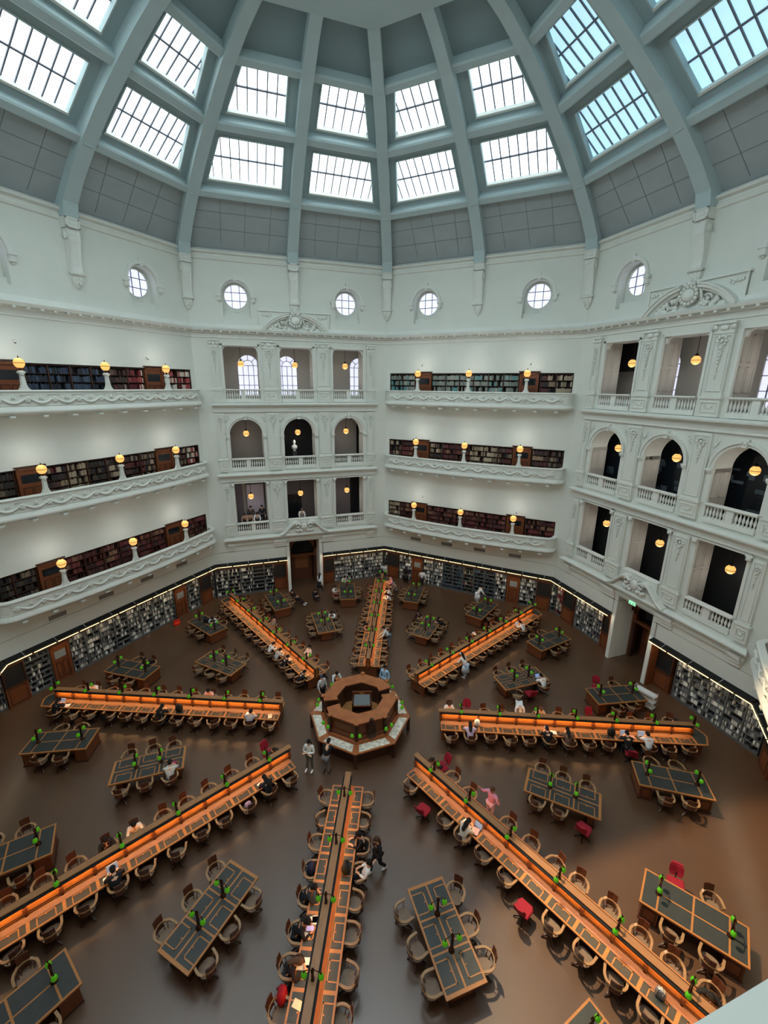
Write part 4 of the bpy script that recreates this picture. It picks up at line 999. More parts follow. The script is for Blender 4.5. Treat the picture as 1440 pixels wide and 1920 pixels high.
for k in range(8):
    x,y=ov(1.88,k); b=MB(); b.box(-.07,.07,-.07,.07,.86,1.95,WOODD); b.box(-.1,.1,-.1,.1,1.92,1.97,CTR); p_=b.obj('corner_post',t); p_.location=(x,y,0); p_.rotation_euler=(0,0,PI/4*k)
    x,y=ov(2.5,k); b=MB(); b.box(-.08,.08,-.08,.08,0,.80,WOODD); p_=b.obj('leg',t); p_.location=(x,y,0); p_.rotation_euler=(0,0,PI/4*k)
b=MB(); b.loft([[(-.16,-.2,1.0),(.16,-.2,1.0),(.16,.0,1.0),(-.16,.0,1.0)],[(-.22,-.2,1.5),(.22,-.2,1.5),(.22,0,1.5),(-.22,0,1.5)],[(-.12,-.2,1.85),(.12,-.2,1.85),(.12,0,1.85),(-.12,0,1.85)]],WOODD); b.ball((0,-.1,1.95),(.12,.1,.14),WOODD,8,6)
for a in range(10): b.ball((.2*math.cos(a*PI/5),-.22,1.45+.2*math.sin(a*PI/5)),.04,WOODD,5,4)
p_=b.obj('carved_crest',t); p_.location=(.66,-1.58,.05); p_.rotation_euler=(0,0,PI/8)
g=MB(); g.lathe([(.02,.05),(.05,.03),(.072,-.02),(.086,-.07),(.078,-.115),(.05,-.145),(.025,-.15)],GRN,10); g=g.mesh('shade')
st=MB(); st.tube([(-.02,0,1.85),(.2,0,1.85),(.26,0,1.72)],.012,BRO,5); st=st.mesh('arm')
n=0
for k in range(8):
    for q in (-.16,.16):
        a=PI/4*k+q/1.9+math.radians(2); rr=1.9; L=(DO[0]+rr*math.cos(a),DO[1]+rr*math.sin(a),-.08)
        r_=link('counter_lamp',None,None,L,a,'green lamp hanging %s of the %s corner of the central counter'%('clockwise' if q<0 else 'anticlockwise',('right','back right','back','back left','left','front left','front','front right')[k]),'lamp','green lamps round the central counter')
        link('arm',st,r_); link('glass_shade',g,r_,(.26,0,1.66))
b=MB(); b.box(-.5,.5,-.3,.3,1.55,1.6,CTR); b.box(-.5,-.44,-.3,.3,.9,1.75,WOODD); b.box(.44,.5,-.3,.3,.9,1.75,WOODD); b.box(-.5,.5,.26,.32,.9,2.0,WOOD); b.box(-.12,.12,.25,.26,1.85,1.97,OAK)
o=b.obj('supervisor_desk',None,loc=(DO[0]+.1,DO[1]+.05,0),rz=0.1,label='raised wooden desk with a slanting dark top inside the central counter',cat='desk')
b=MB(); b.loft([[(-.4,-.28,1.6),(.4,-.28,1.6),(.4,.24,1.6),(-.4,.24,1.6)],[(-.4,-.28,1.62),(.4,-.28,1.62),(.4,.24,1.85),(-.4,.24,1.85)]],mat('slate_top','#3A4246',.35)); b.obj('slanting_top',o)
# ------------------------------------------------------------------ people
def human(P):
    """P: joints in metres, figure faces +y. returns dict of meshes"""
    out={}
    def skin(name,pts,edges,rad,m,root=0,sub=1):
        me=bpy.data.meshes.new(name); me.from_pydata([tuple(p) for p in pts],edges,[]); o=bpy.data.objects.new(name,me); C.objects.link(o)
        md=o.modifiers.new('s','SKIN'); md.use_smooth_shade=True
        sv=me.skin_vertices[0].data
        for i,r in enumerate(rad): sv[i].radius=(r,r) if not isinstance(r,tuple) else r; sv[i].use_root=False
        for r in (root if isinstance(root,list) else [root]): sv[r].use_root=True
        sb=o.modifiers.new('d','SUBSURF'); sb.levels=sub; sb.render_levels=sub
        dg=bpy.context.evaluated_depsgraph_get(); dg.update(); res=bpy.data.meshes.new_from_object(o.evaluated_get(dg)); res.name=name
        bpy.data.objects.remove(o); res.materials.clear(); res.materials.append(m); return res
    V_=lambda q:Vector(q)
    pel,ch,nk,hd,ht=map(V_,(P['pelvis'],P['chest'],P['neck'],P['head'],P['top']))
    rt=V_(P.get('right',(1,0,0))); pts=[pel,(pel+ch)/2,ch,nk,hd,ht]; ed=[(0,1),(1,2),(2,3),(3,4),(4,5)]; rad=[(.15,.11),(.13,.1),(.16,.11),.055,(.085,.1),(.07,.08)]
    tors=[(.17,.13),(.15,.12),(.185,.125),.075]
    fwd=(ht-hd).cross(rt).normalized()
    for s_ in ('L','R'):
        sg=-1 if s_=='L' else 1; sh=ch+rt*sg*.17+(nk-ch)*.55; el=V_(P['elbow'+s_]); wr=V_(P['wrist'+s_]); b0=len(pts)
        d=(wr-el).normalized(); hb=wr+d*.08
        pts+=[sh,el,wr,hb]; rad+=[.055,.042,.028,(.035,.018)]; ed+=[(2,b0),(b0,b0+1),(b0+1,b0+2),(b0+2,b0+3)]
        sd=d.cross(V_((0,0,1))); sd=(sd.normalized() if sd.length>.1 else rt); up=sd.cross(d)
        for k,(o_,l_) in enumerate(((-.032,.055),(-.011,.075),(.011,.08),(.03,.065))):
            n0=len(pts); pts+=[hb+sd*o_*1.2+d*.03,hb+sd*o_*1.3+d*(.03+l_)-up*.02*sg*0-V_((0,0,.02))]; rad+=[.010,.007]; ed+=[(b0+3,n0),(n0,n0+1)]
        n0=len(pts); pts+=[wr+d*.03+sd*.045,wr+d*.07+sd*.07]; rad+=[.012,.008]; ed+=[(b0+2,n0),(n0,n0+1)]
    for s_ in ('L','R'):
        sg=-1 if s_=='L' else 1; hp=pel+rt*sg*.095-V_((0,0,.03)); kn=V_(P['knee'+s_]); an=V_(P['ankle'+s_]); b0=len(pts); fd=V_(P.get('toe'+s_,(0,1,0)))
        pts+=[hp,kn,an]; rad+=[.085,.058,.04]; ed+=[(0,b0),(b0,b0+1),(b0+1,b0+2)]
    body=skin('body',pts,ed,rad,SKIN[0])
    # face: nose, ears, eyes, mouth joined to the body
    b=MB(); fc=hd+(ht-hd)*.45; upv=(ht-hd).normalized()
    b.ball(tuple(fc+fwd*.1-upv*.0),(.014,.02,.02),SKIN[0],6,4)
    for sg in (-1,1): b.ball(tuple(fc+rt*sg*.088),(.012,.02,.03),SKIN[0],6,4); b.ball(tuple(fc+fwd*.088+rt*sg*.035+upv*.025),(.013,.01,.008),mat('eye','#20140F'),6,4)
    b.ball(tuple(fc+fwd*.088-upv*.045),(.024,.012,.007),mat('lip','#8E4A42'),6,4)
    out['body']=body; out['face']=b.mesh('face')
    # shirt and sleeves
    sp_=[pel,(pel+ch)/2,ch,nk-(nk-ch)*.25]; se=[(0,1),(1,2),(2,3)]; sr=list(tors)
    for s_ in ('L','R'):
        sg=-1 if s_=='L' else 1; sh=ch+rt*sg*.18+(nk-ch)*.55; el=V_(P['elbow'+s_]); wr=V_(P['wrist'+s_]); b0=len(sp_); sp_+=[sh,el,el+(wr-el)*.85]; sr+=[.075,.058,.044]; se+=[(2,b0),(b0,b0+1),(b0+1,b0+2)]
    out['shirt']=skin('shirt',sp_,se,sr,PAPER)
    tp=[pel]; te=[]; tr=[(.155,.13)]
    for s_ in ('L','R'):
        sg=-1 if s_=='L' else 1; hp=pel+rt*sg*.095-V_((0,0,.03)); kn=V_(P['knee'+s_]); an=V_(P['ankle'+s_]); b0=len(tp); tp+=[hp,kn,kn+(an-kn)*.93]; tr+=[.1,.075,.06]; te+=[(0,b0),(b0,b0+1),(b0+1,b0+2)]
    out['trousers']=skin('trousers',tp,te,tr,PAPER)
    b=MB()
    for s_ in ('L','R'):
        an=V_(P['ankle'+s_]); fd=V_(P.get('toe'+s_,(0,1,0))); a2=an+fd*.1-V_((0,0,.035)); b.T=Matrix.Translation(a2)@fd.to_track_quat('Y','Z').to_matrix().to_4x4(); b.ball((0,-.01,0),(.05,.14,.045),PAPER,8,6)
    b.T=None; out['shoes']=b.mesh('shoes')
    hc=hd+(ht-hd)*.62
    for nm,ln in (('hair_short',0),('hair_long',1)):
        b=MB(); b.T=Matrix.Translation(hc-fwd*.018)@Matrix((( rt.x,fwd.x,upv.x,0),(rt.y,fwd.y,upv.y,0),(rt.z,fwd.z,upv.z,0),(0,0,0,1)))
        b.ball((0,-.012,.03),(.1,.108,.098),PAPER,10,8); b.ball((0,-.05,-.03),(.092,.075,.09),PAPER,8,6)
        if ln: b.ball((0,-.085,-.14),(.1,.06,.17),PAPER,8,6); b.ball((0,-.1,-.28),(.08,.045,.13),PAPER,8,6)
        b.T=None; out[nm]=b.mesh('hair')
    b=MB(); b.T=Matrix.Translation(hc)@Matrix((( rt.x,fwd.x,upv.x,0),(rt.y,fwd.y,upv.y,0),(rt.z,fwd.z,upv.z,0),(0,0,0,1))); b.ball((0,-.01,.04),(.112,.12,.085),PAPER,10,8); b.prism([(.1*math.cos(a),.06+.13*math.sin(a)) for a in [PI*i/8 for i in range(9)]],.035,.045,PAPER); b.T=None; out['cap']=b.mesh('cap')
    b=MB(); p0=pel+V_((0,0,.05)); kn=(V_(P['kneeL'])+V_(P['kneeR']))/2
    if P.get('sit'): secs=[[tuple(p0+V_((.19*math.cos(a),.15*math.sin(a),0))) for a in [2*PI*i/12 for i in range(12)]],[tuple(kn+V_((.24*math.cos(a),.0+.05*math.sin(a),.09*math.sin(a)-.03))) for a in [2*PI*i/12 for i in range(12)]]]
    else: secs=[[tuple(p0+V_((.17*math.cos(a),.14*math.sin(a),0))) for a in [2*PI*i/12 for i in range(12)]],[tuple(p0+V_((.3*math.cos(a),.26*math.sin(a),-.5))) for a in [2*PI*i/12 for i in range(12)]]]
    b.smooth=True; b.loft(secs,PAPER); out['skirt']=b.mesh('skirt')
    return out
POSE={
'stand':dict(pelvis=(0,0,.93),chest=(0,0,1.28),neck=(0,.01,1.47),head=(0,.03,1.54),top=(0,.04,1.66),elbowL=(-.27,-.02,1.12),elbowR=(.27,-.02,1.12),wristL=(-.26,.1,.88),wristR=(.26,.1,.88),kneeL=(-.1,.02,.5),kneeR=(.1,.03,.5),ankleL=(-.11,0,.08),ankleR=(.12,0,.08)),
'crossed':dict(pelvis=(0,0,.93),chest=(0,0,1.28),neck=(0,.01,1.47),head=(0,.03,1.54),top=(0,.05,1.66),elbowL=(-.26,.06,1.1),elbowR=(.26,.06,1.1),wristL=(.06,.22,1.15),wristR=(-.06,.2,1.1),kneeL=(-.1,.02,.5),kneeR=(.1,.03,.5),ankleL=(-.13,0,.08),ankleR=(.15,.02,.08)),
'walk':dict(pelvis=(0,0,.92),chest=(0,.03,1.27),neck=(0,.05,1.46),head=(0,.08,1.53),top=(0,.1,1.65),elbowL=(-.26,.1,1.12),elbowR=(.26,-.12,1.12),wristL=(-.22,.28,1.0),wristR=(.25,-.1,.88),kneeL=(-.1,-.02,.5),kneeR=(.1,.2,.52),ankleL=(-.1,-.3,.12),ankleR=(.1,.26,.08)),
'sit':dict(sit=1,pelvis=(0,-.06,.56),chest=(0,.0,.9),neck=(0,.07,1.07),head=(0,.12,1.13),top=(0,.18,1.23),elbowL=(-.25,.14,.8),elbowR=(.25,.14,.8),wristL=(-.14,.36,.84),wristR=(.14,.36,.84),kneeL=(-.12,.36,.5),kneeR=(.12,.36,.5),ankleL=(-.12,.34,.08),ankleR=(.12,.38,.08)),
'read':dict(sit=1,pelvis=(0,-.04,.56),chest=(0,.12,.88),neck=(0,.24,1.03),head=(0,.3,1.07),top=(0,.39,1.14),elbowL=(-.3,.3,.83),elbowR=(.3,.3,.83),wristL=(-.08,.46,.84),wristR=(.1,.48,.84),kneeL=(-.12,.36,.5),kneeR=(.12,.36,.5),ankleL=(-.14,.2,.08),ankleR=(.12,.34,.08)),
'recline':dict(sit=1,pelvis=(0,.05,.54),chest=(0,-.12,.86),neck=(0,-.17,1.04),head=(0,-.16,1.1),top=(0,-.13,1.22),elbowL=(-.26,-.04,.74),elbowR=(.26,-.04,.74),wristL=(-.12,.18,.72),wristR=(.12,.18,.72),kneeL=(-.1,.5,.5),kneeR=(.12,.48,.5),ankleL=(-.1,.84,.2),ankleR=(.12,.82,.16)),
'raise':dict(pelvis=(0,0,.93),chest=(0,-.02,1.28),neck=(0,-.01,1.47),head=(0,.02,1.54),top=(0,.04,1.66),elbowL=(-.4,.06,1.22),elbowR=(.4,.06,1.22),wristL=(-.42,.14,1.5),wristR=(.46,.2,1.4),kneeL=(-.1,.02,.5),kneeR=(.1,.03,.5),ankleL=(-.12,0,.08),ankleR=(.12,0,.08)),
'bend':dict(pelvis=(0,-.1,.93),chest=(0,.24,1.02),neck=(0,.42,1.0),head=(0,.48,.98),top=(0,.58,.93),elbowL=(-.22,.38,.8),elbowR=(.22,.38,.8),wristL=(-.12,.5,.62),wristR=(.12,.5,.62),kneeL=(-.1,.02,.5),kneeR=(.1,.03,.5),ankleL=(-.12,-.05,.08),ankleR=(.12,-.03,.08)),
'lean':dict(pelvis=(0,-.1,.9),chest=(0,.1,1.2),neck=(0,.2,1.36),head=(0,.25,1.42),top=(0,.31,1.52),elbowL=(-.26,.28,1.02),elbowR=(.26,.28,1.02),wristL=(-.16,.46,.86),wristR=(.16,.46,.86),kneeL=(-.1,-.08,.48),kneeR=(.1,-.02,.5),ankleL=(-.12,-.16,.08),ankleR=(.12,-.1,.08)),
'floor':dict(sit=1,pelvis=(0,0,.13),chest=(0,-.05,.48),neck=(0,-.02,.66),head=(0,.02,.72),top=(0,.06,.83),elbowL=(-.26,.1,.36),elbowR=(.26,.1,.36),wristL=(-.12,.32,.4),wristR=(.12,.32,.4),kneeL=(-.22,.38,.28),kneeR=(.22,.38,.28),ankleL=(.1,.42,.07),ankleR=(-.1,.5,.07))}
_h={}
HID=[0]
def person(x,y,rz,pose,shirt,legs,hair,label,z=0,skin=0,lower='trousers',hairk='short',shoes='#2A2624',cap=None,sc=1.0):
    if pose not in _h: _h[pose]=human(POSE[pose])
    H=_h[pose]; t=link('person',None,None,(x,y,z),rz,label,'person'); t.scale=(sc,)*3
    def part(nm,me,m):
        o=link(nm,me,t); o.material_slots[0].link='OBJECT'; o.material_slots[0].material=m; return o
    bo=part('body',H['body'],SKIN[skin]); fa=link('face',H['face'],bo); fa.material_slots[0].link='OBJECT'; fa.material_slots[0].material=SKIN[skin]
    part('shirt',H['shirt'],cloth(shirt)); part('trousers',H['trousers'],cloth(legs))
    if lower=='skirt': part('skirt',H['skirt'],cloth(legs if legs!='#2B2A2C' else shirt))
    part('shoes',H['shoes'],cloth(shoes)); part('hair',H['hair_'+hairk],cloth(hair))
    if cap: part('cap',H['cap'],cloth(cap))
BL,WH,GY='#15151A','#E4E6E8','#6E7074'; HB='#15110F'; HBR='#4A3122'
def at_desk(az,sg,i,pose,shirt,legs,hair,label,out=.0,**k):
    L=wpt(az,R0+PC*(i+.5),sg*(.86+out)); person(L[0],L[1],math.radians(az)+(PI if sg>0 else 0)+random.uniform(-.15,.15),pose,shirt,legs,hair,label,**k)
def at_xy(x,y,face_to,pose,*a,**k):
    tx,ty=face_to; person(x+DO[0],y+DO[1],math.atan2(ty-y,tx-x)-PI/2,pose,*a,**k)
D=at_desk
D(180,1,12,'read',BL,BL,BL,'person in black with a black headscarf at the outer end of the left desk',hairk='long')
D(180,-1,11,'sit',WH,BL,HB,'person in white with black hair behind the outer part of the left desk')
D(180,-1,7,'read','#2A2A2A','#2A2A2A',HB,'person in black bent forward behind the middle of the left desk')
D(180,-1,4,'sit','#DDA9A4','#44454A',HB,'person in a pink shirt behind the inner part of the left desk')
D(180,1,6,'read',BL,BL,HB,'person in black reading on the near side of the left desk',hairk='long')
D(180,1,1,'read','#A8A8B0','#3A3A42',HB,'person in pale grey shirt at white papers, inner end of the left desk')
D(-135,-1,6,'sit','#E6DACB','#E6DACB',HB,'black haired person in a cream robe, far side of the lower left desk',skin=1)
D(-135,1,1,'read',BL,BL,HB,'person in black with long hair, second seat of the lower left desk',hairk='long')
D(-135,-1,0,'read','#232327','#232327',HB,'dark clothed person on a red chair at the inner end of the lower left desk')
D(-135,1,7,'read',BL,BL,HB,'person in black with a laptop, near side of the lower left desk')
D(-135,-1,7,'sit','#1D1D20','#1D1D20',HB,'person in black on the far side of the lower left desk')
D(-90,1,2,'sit',BL,BL,HB,'person in black with a dark bun, right side of the near desk',skin=0)
D(-90,1,3,'recline',WH,BL,HB,'person in a white top leaning back, right side of the near desk',out=.2,shoes='#F0F0F0')
at_xy(1.5,-6.9,(0.2,-8),'walk',BL,BL,HBR,'person in black holding a pale bag walking beside the near desk',shoes='#F0F0F0',hairk='long')
D(-90,-1,4,'read','#22252A','#22252A',HB,'person in dark grey at a dark laptop, left side of the near desk',skin=1)
D(-90,-1,5,'read',BL,BL,HB,'person in black looking at a phone, left side of the near desk',skin=1)
D(-90,-1,6,'read','#2A1C1C','#22252A','#6A4A35','person with long brown hair over papers, left side of the near desk',hairk='long')
D(-45,1,0,'read','#3A1820','#222226',HB,'dark haired person on a red chair at the inner end of the lower right desk')
D(-45,1,3,'raise','#D993AE','#D0A7B8','#5A3A2A','person in a pink shirt raising both arms behind the lower right desk',skin=1,out=.1)
D(-45,-1,3,'read','#CFC5B6','#CFC5B6',HB,'person in a cream blouse with long black hair writing at the lower right desk',hairk='long')
D(-45,1,11,'read','#15181C','#15181C',HB,'dark clothed person at the outer end of the lower right desk')
D(0,-1,1,'read','#CDB7D4','#2A2A30',HB,'person in a lilac shirt beside a white bag at the right desk',hairk='long')
D(0,-1,5,'read','#101215','#101215',HB,'person in black with white earphones on the near side of the right desk',cap='#E8E8E8')
D(0,-1,6,'read','#6E5344','#3A2A24',HB,'person in a tan coat on the near side of the right desk',hairk='long')
D(0,-1,9,'read','#16161A','#16161A',HB,'person in black on a dark red chair at the right desk')
D(0,-1,10,'read',WH,'#3A4048',HB,'person in a white shirt at an open laptop, outer part of the right desk')
D(0,1,0,'sit',WH,'#3A3A40',HBR,'person in a white top behind the inner end of the right desk',hairk='long')
D(0,1,4,'bend',WH,WH,'#C9B79A','person in white bending down behind the right desk',out=.45)
D(0,1,5,'sit','#CDB8A4','#3A3A40','#6B4630','person with long brown hair behind the right desk',hairk='long')
D(0,1,12,'read','#2A1218','#1D1014',HB,'person in dark maroon bending over the far end of the right desk')
L=wpt(22.5,10.75,-.86); person(L[0],L[1],math.radians(22.5),'read',WH,'#3A4048',HB,'person in white on a red chair with laptop, inner table on the right')
D(45,-1,3,'lean','#E3E3E0','#A9BFD2',HB,'person in a white cap and pale blue skirt standing at the back right desk',lower='skirt',cap='#F0F0EE',out=-.02,hairk='long',shoes='#E8E8E8')
D(45,1,6,'sit','#3A3030','#2A2A2A',HB,'person in a white cap behind the back right desk',cap='#F0F0EE')
D(45,-1,10,'read',WH,'#3A4048',HB,'person in white near the outer end of the back right desk')
D(45,1,10,'read','#4A4644','#2A2A2A',HBR,'person in grey brown behind the outer end of the back right desk')
at_xy(3.05,10.42,(3.67,9.06),'sit','#2A1E22','#2A1E22',HB,'dark haired person beside the inner table at the back right',hairk='long')
at_xy(4.83,9.76,(3.75,9.3),'read',BL,BL,HB,'person in black bent over the inner table at the back right')
at_xy(8.05,14.29,(9.5,14.6),'lean',WH,WH,HB,'person in a white dress by the outer table at the back right',lower='skirt')
at_xy(2.01,17.35,(2.3,19),'stand','#0B0B10','#0B0B10','#0B0B10','person in a long black robe at the shelves right of the back corner',lower='skirt',hairk='long')
at_xy(3.46,16.81,(3.2,19),'walk','#D5D5D5','#2A2A2C',HB,'person in white with a dark bag walking by the back right shelves')
D(90,-1,10,'read',WH,'#2A2A2A',HB,'person in white, third from the outer end, right side of the back desk')
D(90,-1,9,'read',WH,'#2A2A2A',HB,'person in white, fourth from the outer end, right side of the back desk',hairk='long')
D(90,-1,3,'lean','#BFD8E6','#6A8AA0',HB,'person in a light blue shirt leaning over the right side of the back desk',out=.1)
D(90,1,4,'read','#8A6A58','#2A2A2A',HB,'person in brown reading on the left side of the back desk',hairk='long')
D(90,-1,12,'sit','#E7A9B4','#3A3030','#D9A0AA','person in pink at the outer end of the back desk')
at_xy(-.5,17.5,(-1,19),'stand','#2C2C30','#2C2C30',HB,'person in dark clothes standing at the shelves in the back corner')
at_xy(.05,17.9,(1,19),'stand','#B8B8BC','#2C2C30',HB,'person in a pale top standing in the back corner')
D(90,-1,11,'sit','#77706E','#5A5654','#6A6664','person in grey near the outer end of the back desk',out=.35)
at_xy(-5.34,15.26,(-4,19),'walk',WH,'#1E1E22',HB,'person in a white top and black skirt walking towards the entrance',lower='skirt',hairk='long')
at_xy(-5.44,13.94,(-4,12),'floor','#1A1618','#2A2022',HB,'dark haired person sitting low in the open near the back left entrance',hairk='long')
at_xy(-3.91,13.9,(-2.9,14),'sit',WH,'#A0283C',HB,'person in a white top and red skirt left of the back table',lower='skirt',z=0)
at_xy(-3.28,16.0,(-2.8,14),'sit','#DADADA','#4A4A50',HB,'person in a pale top at the far end of the back table')
at_xy(-6.91,12.86,(-5.2,12.6),'recline',BL,BL,HB,'person in black stretching out their legs by the back left table',shoes='#EDEDED')
D(135,-1,12,'read',BL,BL,HB,'person in black behind the outer end of the back left desk',hairk='long')
D(135,-1,7,'recline','#77706E','#5A5654',HB,'person in grey leaning back behind the back left desk')
D(135,-1,2,'recline','#D8C8BC','#C09078',HB,'person in pale clothes with feet up behind the back left desk',shoes='#EDEDED')
D(135,1,3,'read','#B8B8B8',BL,HB,'person in pale grey on the near side of the back left desk, fourth seat')
D(135,1,4,'read',WH,BL,HB,'person in white on the near side of the back left desk, fifth seat')
D(135,1,2,'read',BL,BL,HB,'person in black on the near side of the back left desk, third seat')
D(135,1,0,'read','#1C1A20','#2A1218',HB,'person in black at the inner end of the back left desk')
at_xy(-3.08,10.03,(-3.75,9.2),'read',WH,'#3A3A3A',HB,'person in white with dark hair at the inner table on the back left',hairk='long')
at_xy(-11.64,8.61,(-11.5,7.5),'read','#C9CDD0','#3A3A3A',HB,'person in a pale shirt with a black bag at the outer left table')
at_xy(-13.37,3.53,(-13.8,2.4),'read',BL,BL,HB,'person in black at the outer table above the left desk')
at_xy(-2.36,1.85,(0,0),'stand','#CFD3D8','#1E1E22','#2B3A5C','person in a white shirt with a cross strap standing left of the central counter')
at_xy(-1.75,2.6,(0,0),'lean',WH,'#3A3A3A',HB,'person in white standing behind the left of the central counter')
at_xy(1.08,3.0,(0,0),'stand','#9CC6E6','#8FB0CC',HB,'person in light blue standing behind the central counter')
at_xy(-2.0,-2.75,(-2.6,-6),'crossed','#DADDD8','#5C615C',HB,'person in a white top and grey trousers with folded arms in front of the counter',hairk='long',shoes='#F0F0F0')
at_xy(-1.2,-2.75,(-.6,0),'lean','#131519','#6A6A6E',HB,'person in a black top leaning over the display case of the counter')
L=wpt(-157.5,8.85,.86); person(L[0],L[1],math.radians(-157.5)+PI,'read','#D0CCC4','#3A3A3A',HB,'person in a pale shirt with papers at the inner table on the left')
for xx,yy,ps,c_,lb in ((-4.08,2.1,'stand','#3A3536','tall dark figure standing left in the lowest left bay of the back left wall'),(-3.17,2.1,'stand','#17151A','dark figure with a bag standing right in the lowest left bay')):
    q=fpt(112.5,xx,yy,5.6); person(q[0],q[1],face(112.5)[1]+PI,ps,c_,c_,HB,lb,z=5.6)
for xx,c_,lb in ((-4.62,'#9A7A6A','brown clothed person leaning left in the lowest left bay'),(-4.23,'#B08C7A','tan clothed person leaning in the middle of the lowest left bay'),(-3.65,'#D0D0D4','white clothed person leaning right in the lowest left bay')):
    q=fpt(112.5,xx,.75,5.6); person(q[0],q[1],face(112.5)[1]+PI,'lean',c_,'#2A2A2A',HB,lb,z=5.6,hairk='long')
q=fpt(112.5,-.03,.75,5.6); person(q[0],q[1],face(112.5)[1]+PI,'lean','#D8D4CC','#8A8A8A','#5A4A40','person in white leaning in the middle bay above the entrance',z=5.6)
# ------------------------------------------------------------------ small things on desks, floor and chairs
def flat(name,L,rz,w,d,h,m,label,cat,group=None):
    b=MB(); b.box(-w/2,w/2,-d/2,d/2,0,h,m); return b.obj(name,None,loc=L,rz=rz,label=label,cat=cat,group=group)
def laptop(L,rz,col,label,scr='#7A8CA8'):
    t=link('laptop',None,None,L,rz,label,'laptop'); m=mat('laptop_'+col[1:],col,.4); b=MB(); b.box(-.17,.17,-.12,.12,0,.015,m); b.box(-.14,.14,-.04,.08,.015,.017,MET); b.obj('base',t)
    b=MB(); b.loft([[(-.17,.12,.01),(.17,.12,.01),(.17,.13,.02),(-.17,.13,.02)],[(-.17,.2,.22),(.17,.2,.22),(.17,.21,.225),(-.17,.21,.225)]],m); b.loft([[(-.155,.122,.03),(.155,.122,.03),(.155,.12,.03),(-.155,.12,.03)],[(-.155,.195,.21),(.155,.195,.21),(.155,.193,.21),(-.155,.193,.21)]],mat('screen_'+scr[1:],scr,.3,emit=scr,es=.5)); b.obj('lid',t)
def dpt(az,sg,i,lat=.45,dx=0): return wpt(az,R0+PC*(i+.5)+dx,sg*lat,.792)
def fr(az,sg): return math.radians(az)+(PI if sg>0 else 0)
laptop(dpt(180,1,12),fr(180,1),'#C9CBD0','silver laptop at the outer end of the left desk')
laptop(dpt(-90,-1,4,.42),fr(-90,-1)+.2,'#3C474C','dark laptop on the left side of the near desk','#4A5558')
laptop(dpt(-135,1,7,.4),fr(-135,1),'#B9C6C6','silver laptop on the near side of the lower left desk')
laptop(dpt(0,-1,9,.42),fr(0,-1),'#B9BBC4','silver laptop, ninth place of the right desk'); laptop(dpt(0,-1,10,.4,-.1),fr(0,-1),'#A9ABB8','grey laptop before the person in white on the right desk')
laptop(dpt(45,-1,10,.42),fr(45,-1),'#C9CBD0','silver laptop near the outer end of the back right desk')
L=wpt(22.5,10.75,-.4,.792); laptop(L,math.radians(22.5),'#5E6E78','grey laptop on the inner table on the right','#7F9AC8')
laptop(dpt(-45,-1,3,.36,.25),fr(-45,-1),'#3A3C44','dark laptop with a pink notebook before it on the lower right desk')
pp=[(180,1,1,.5,-.1,.3,.22,'white sheet of paper near the inner end of the left desk'),(180,1,1,.38,.25,.22,.3,'second white sheet close to the partition of the left desk'),(180,1,0,.42,0,.2,.3,'cream booklet at the first place of the left desk'),
 (180,1,12,.5,-.4,.3,.22,'white open notebook at the outer end of the left desk'),(-135,1,1,.45,.15,.3,.22,'white open book on the lower left desk'),(-135,1,7,.48,.2,.25,.2,'white sheet beside the laptop on the lower left desk'),
 (-90,-1,5,.4,-.25,.22,.3,'white sheet of paper beside the phone, near desk'),(-90,-1,5,.3,-.3,.2,.28,'cream sheet of paper near the partition, near desk'),(-90,-1,5,.5,.1,.26,.2,'tilted white page under the hand, near desk'),
 (-90,-1,6,.46,-.1,.3,.42,'large white tablet page before the brown haired person'),(-90,-1,6,.3,.0,.16,.2,'small white notebook near the partition before the brown haired person'),(-90,-1,7,.36,-.15,.2,.34,'long cream sheet past the brown haired person'),
 (-45,-1,3,.45,-.12,.42,.26,'white open notebook at the lower right desk'),(-45,1,3,.42,-.35,.3,.14,'white sheet left of the raised arms, lower right desk'),(-45,1,3,.42,.1,.3,.16,'yellow pad behind the lower right desk'),(-45,1,4,.42,-.2,.26,.16,'white sheet right of the yellow pad, lower right desk'),(-45,1,4,.42,.3,.28,.14,'second yellow pad behind the lower right desk'),
 (0,-1,5,.4,.35,.3,.22,'open white book between the two readers on the right desk'),(0,-1,9,.4,.35,.2,.2,'small pink paper on the right desk'),(90,-1,9,.4,0,.3,.2,'white papers on the back desk'),(135,1,3,.4,.2,.3,.25,'white papers spread on the back left desk'),(135,1,2,.38,.1,.28,.22,'open white book on the back left desk'),(135,1,0,.4,0,.25,.2,'yellow lit booklet at the inner end of the back left desk')]
for az,sg,i,lat,dx,w,d,lb in pp:
    L=dpt(az,sg,i,lat,dx); m=mat('yellow_pad','#D8C873') if 'yellow' in lb else (mat('cream_paper','#DDD3B8') if 'cream' in lb else (mat('pink_paper','#D9A7A7') if 'pink' in lb else PAPER))
    flat('paper',(L[0],L[1],.792),fr(az,sg)+random.uniform(-.3,.3),w,d,.006,m,lb,'paper','loose papers on the desks')
L=dpt(-45,-1,3,.42,.28); flat('notebook',(L[0],L[1],.81),fr(-45,-1)+.3,.24,.3,.012,mat('pink_nb','#C9A5AE'),'pink notebook on the lower right desk','notebook')
L=dpt(-90,-1,5,.44,.0); b=MB(); b.box(-.08,.08,-.13,.13,0,.01,MET); b.box(-.07,.07,-.12,.12,.01,.012,mat('tab_screen','#A9A8D8',.3,emit='#8A8AD0',es=.5)); b.obj('tablet',None,loc=(L[0],L[1],.85),rz=fr(-90,-1)+.1,label='tablet with a lilac screen held over the near desk',cat='tablet')
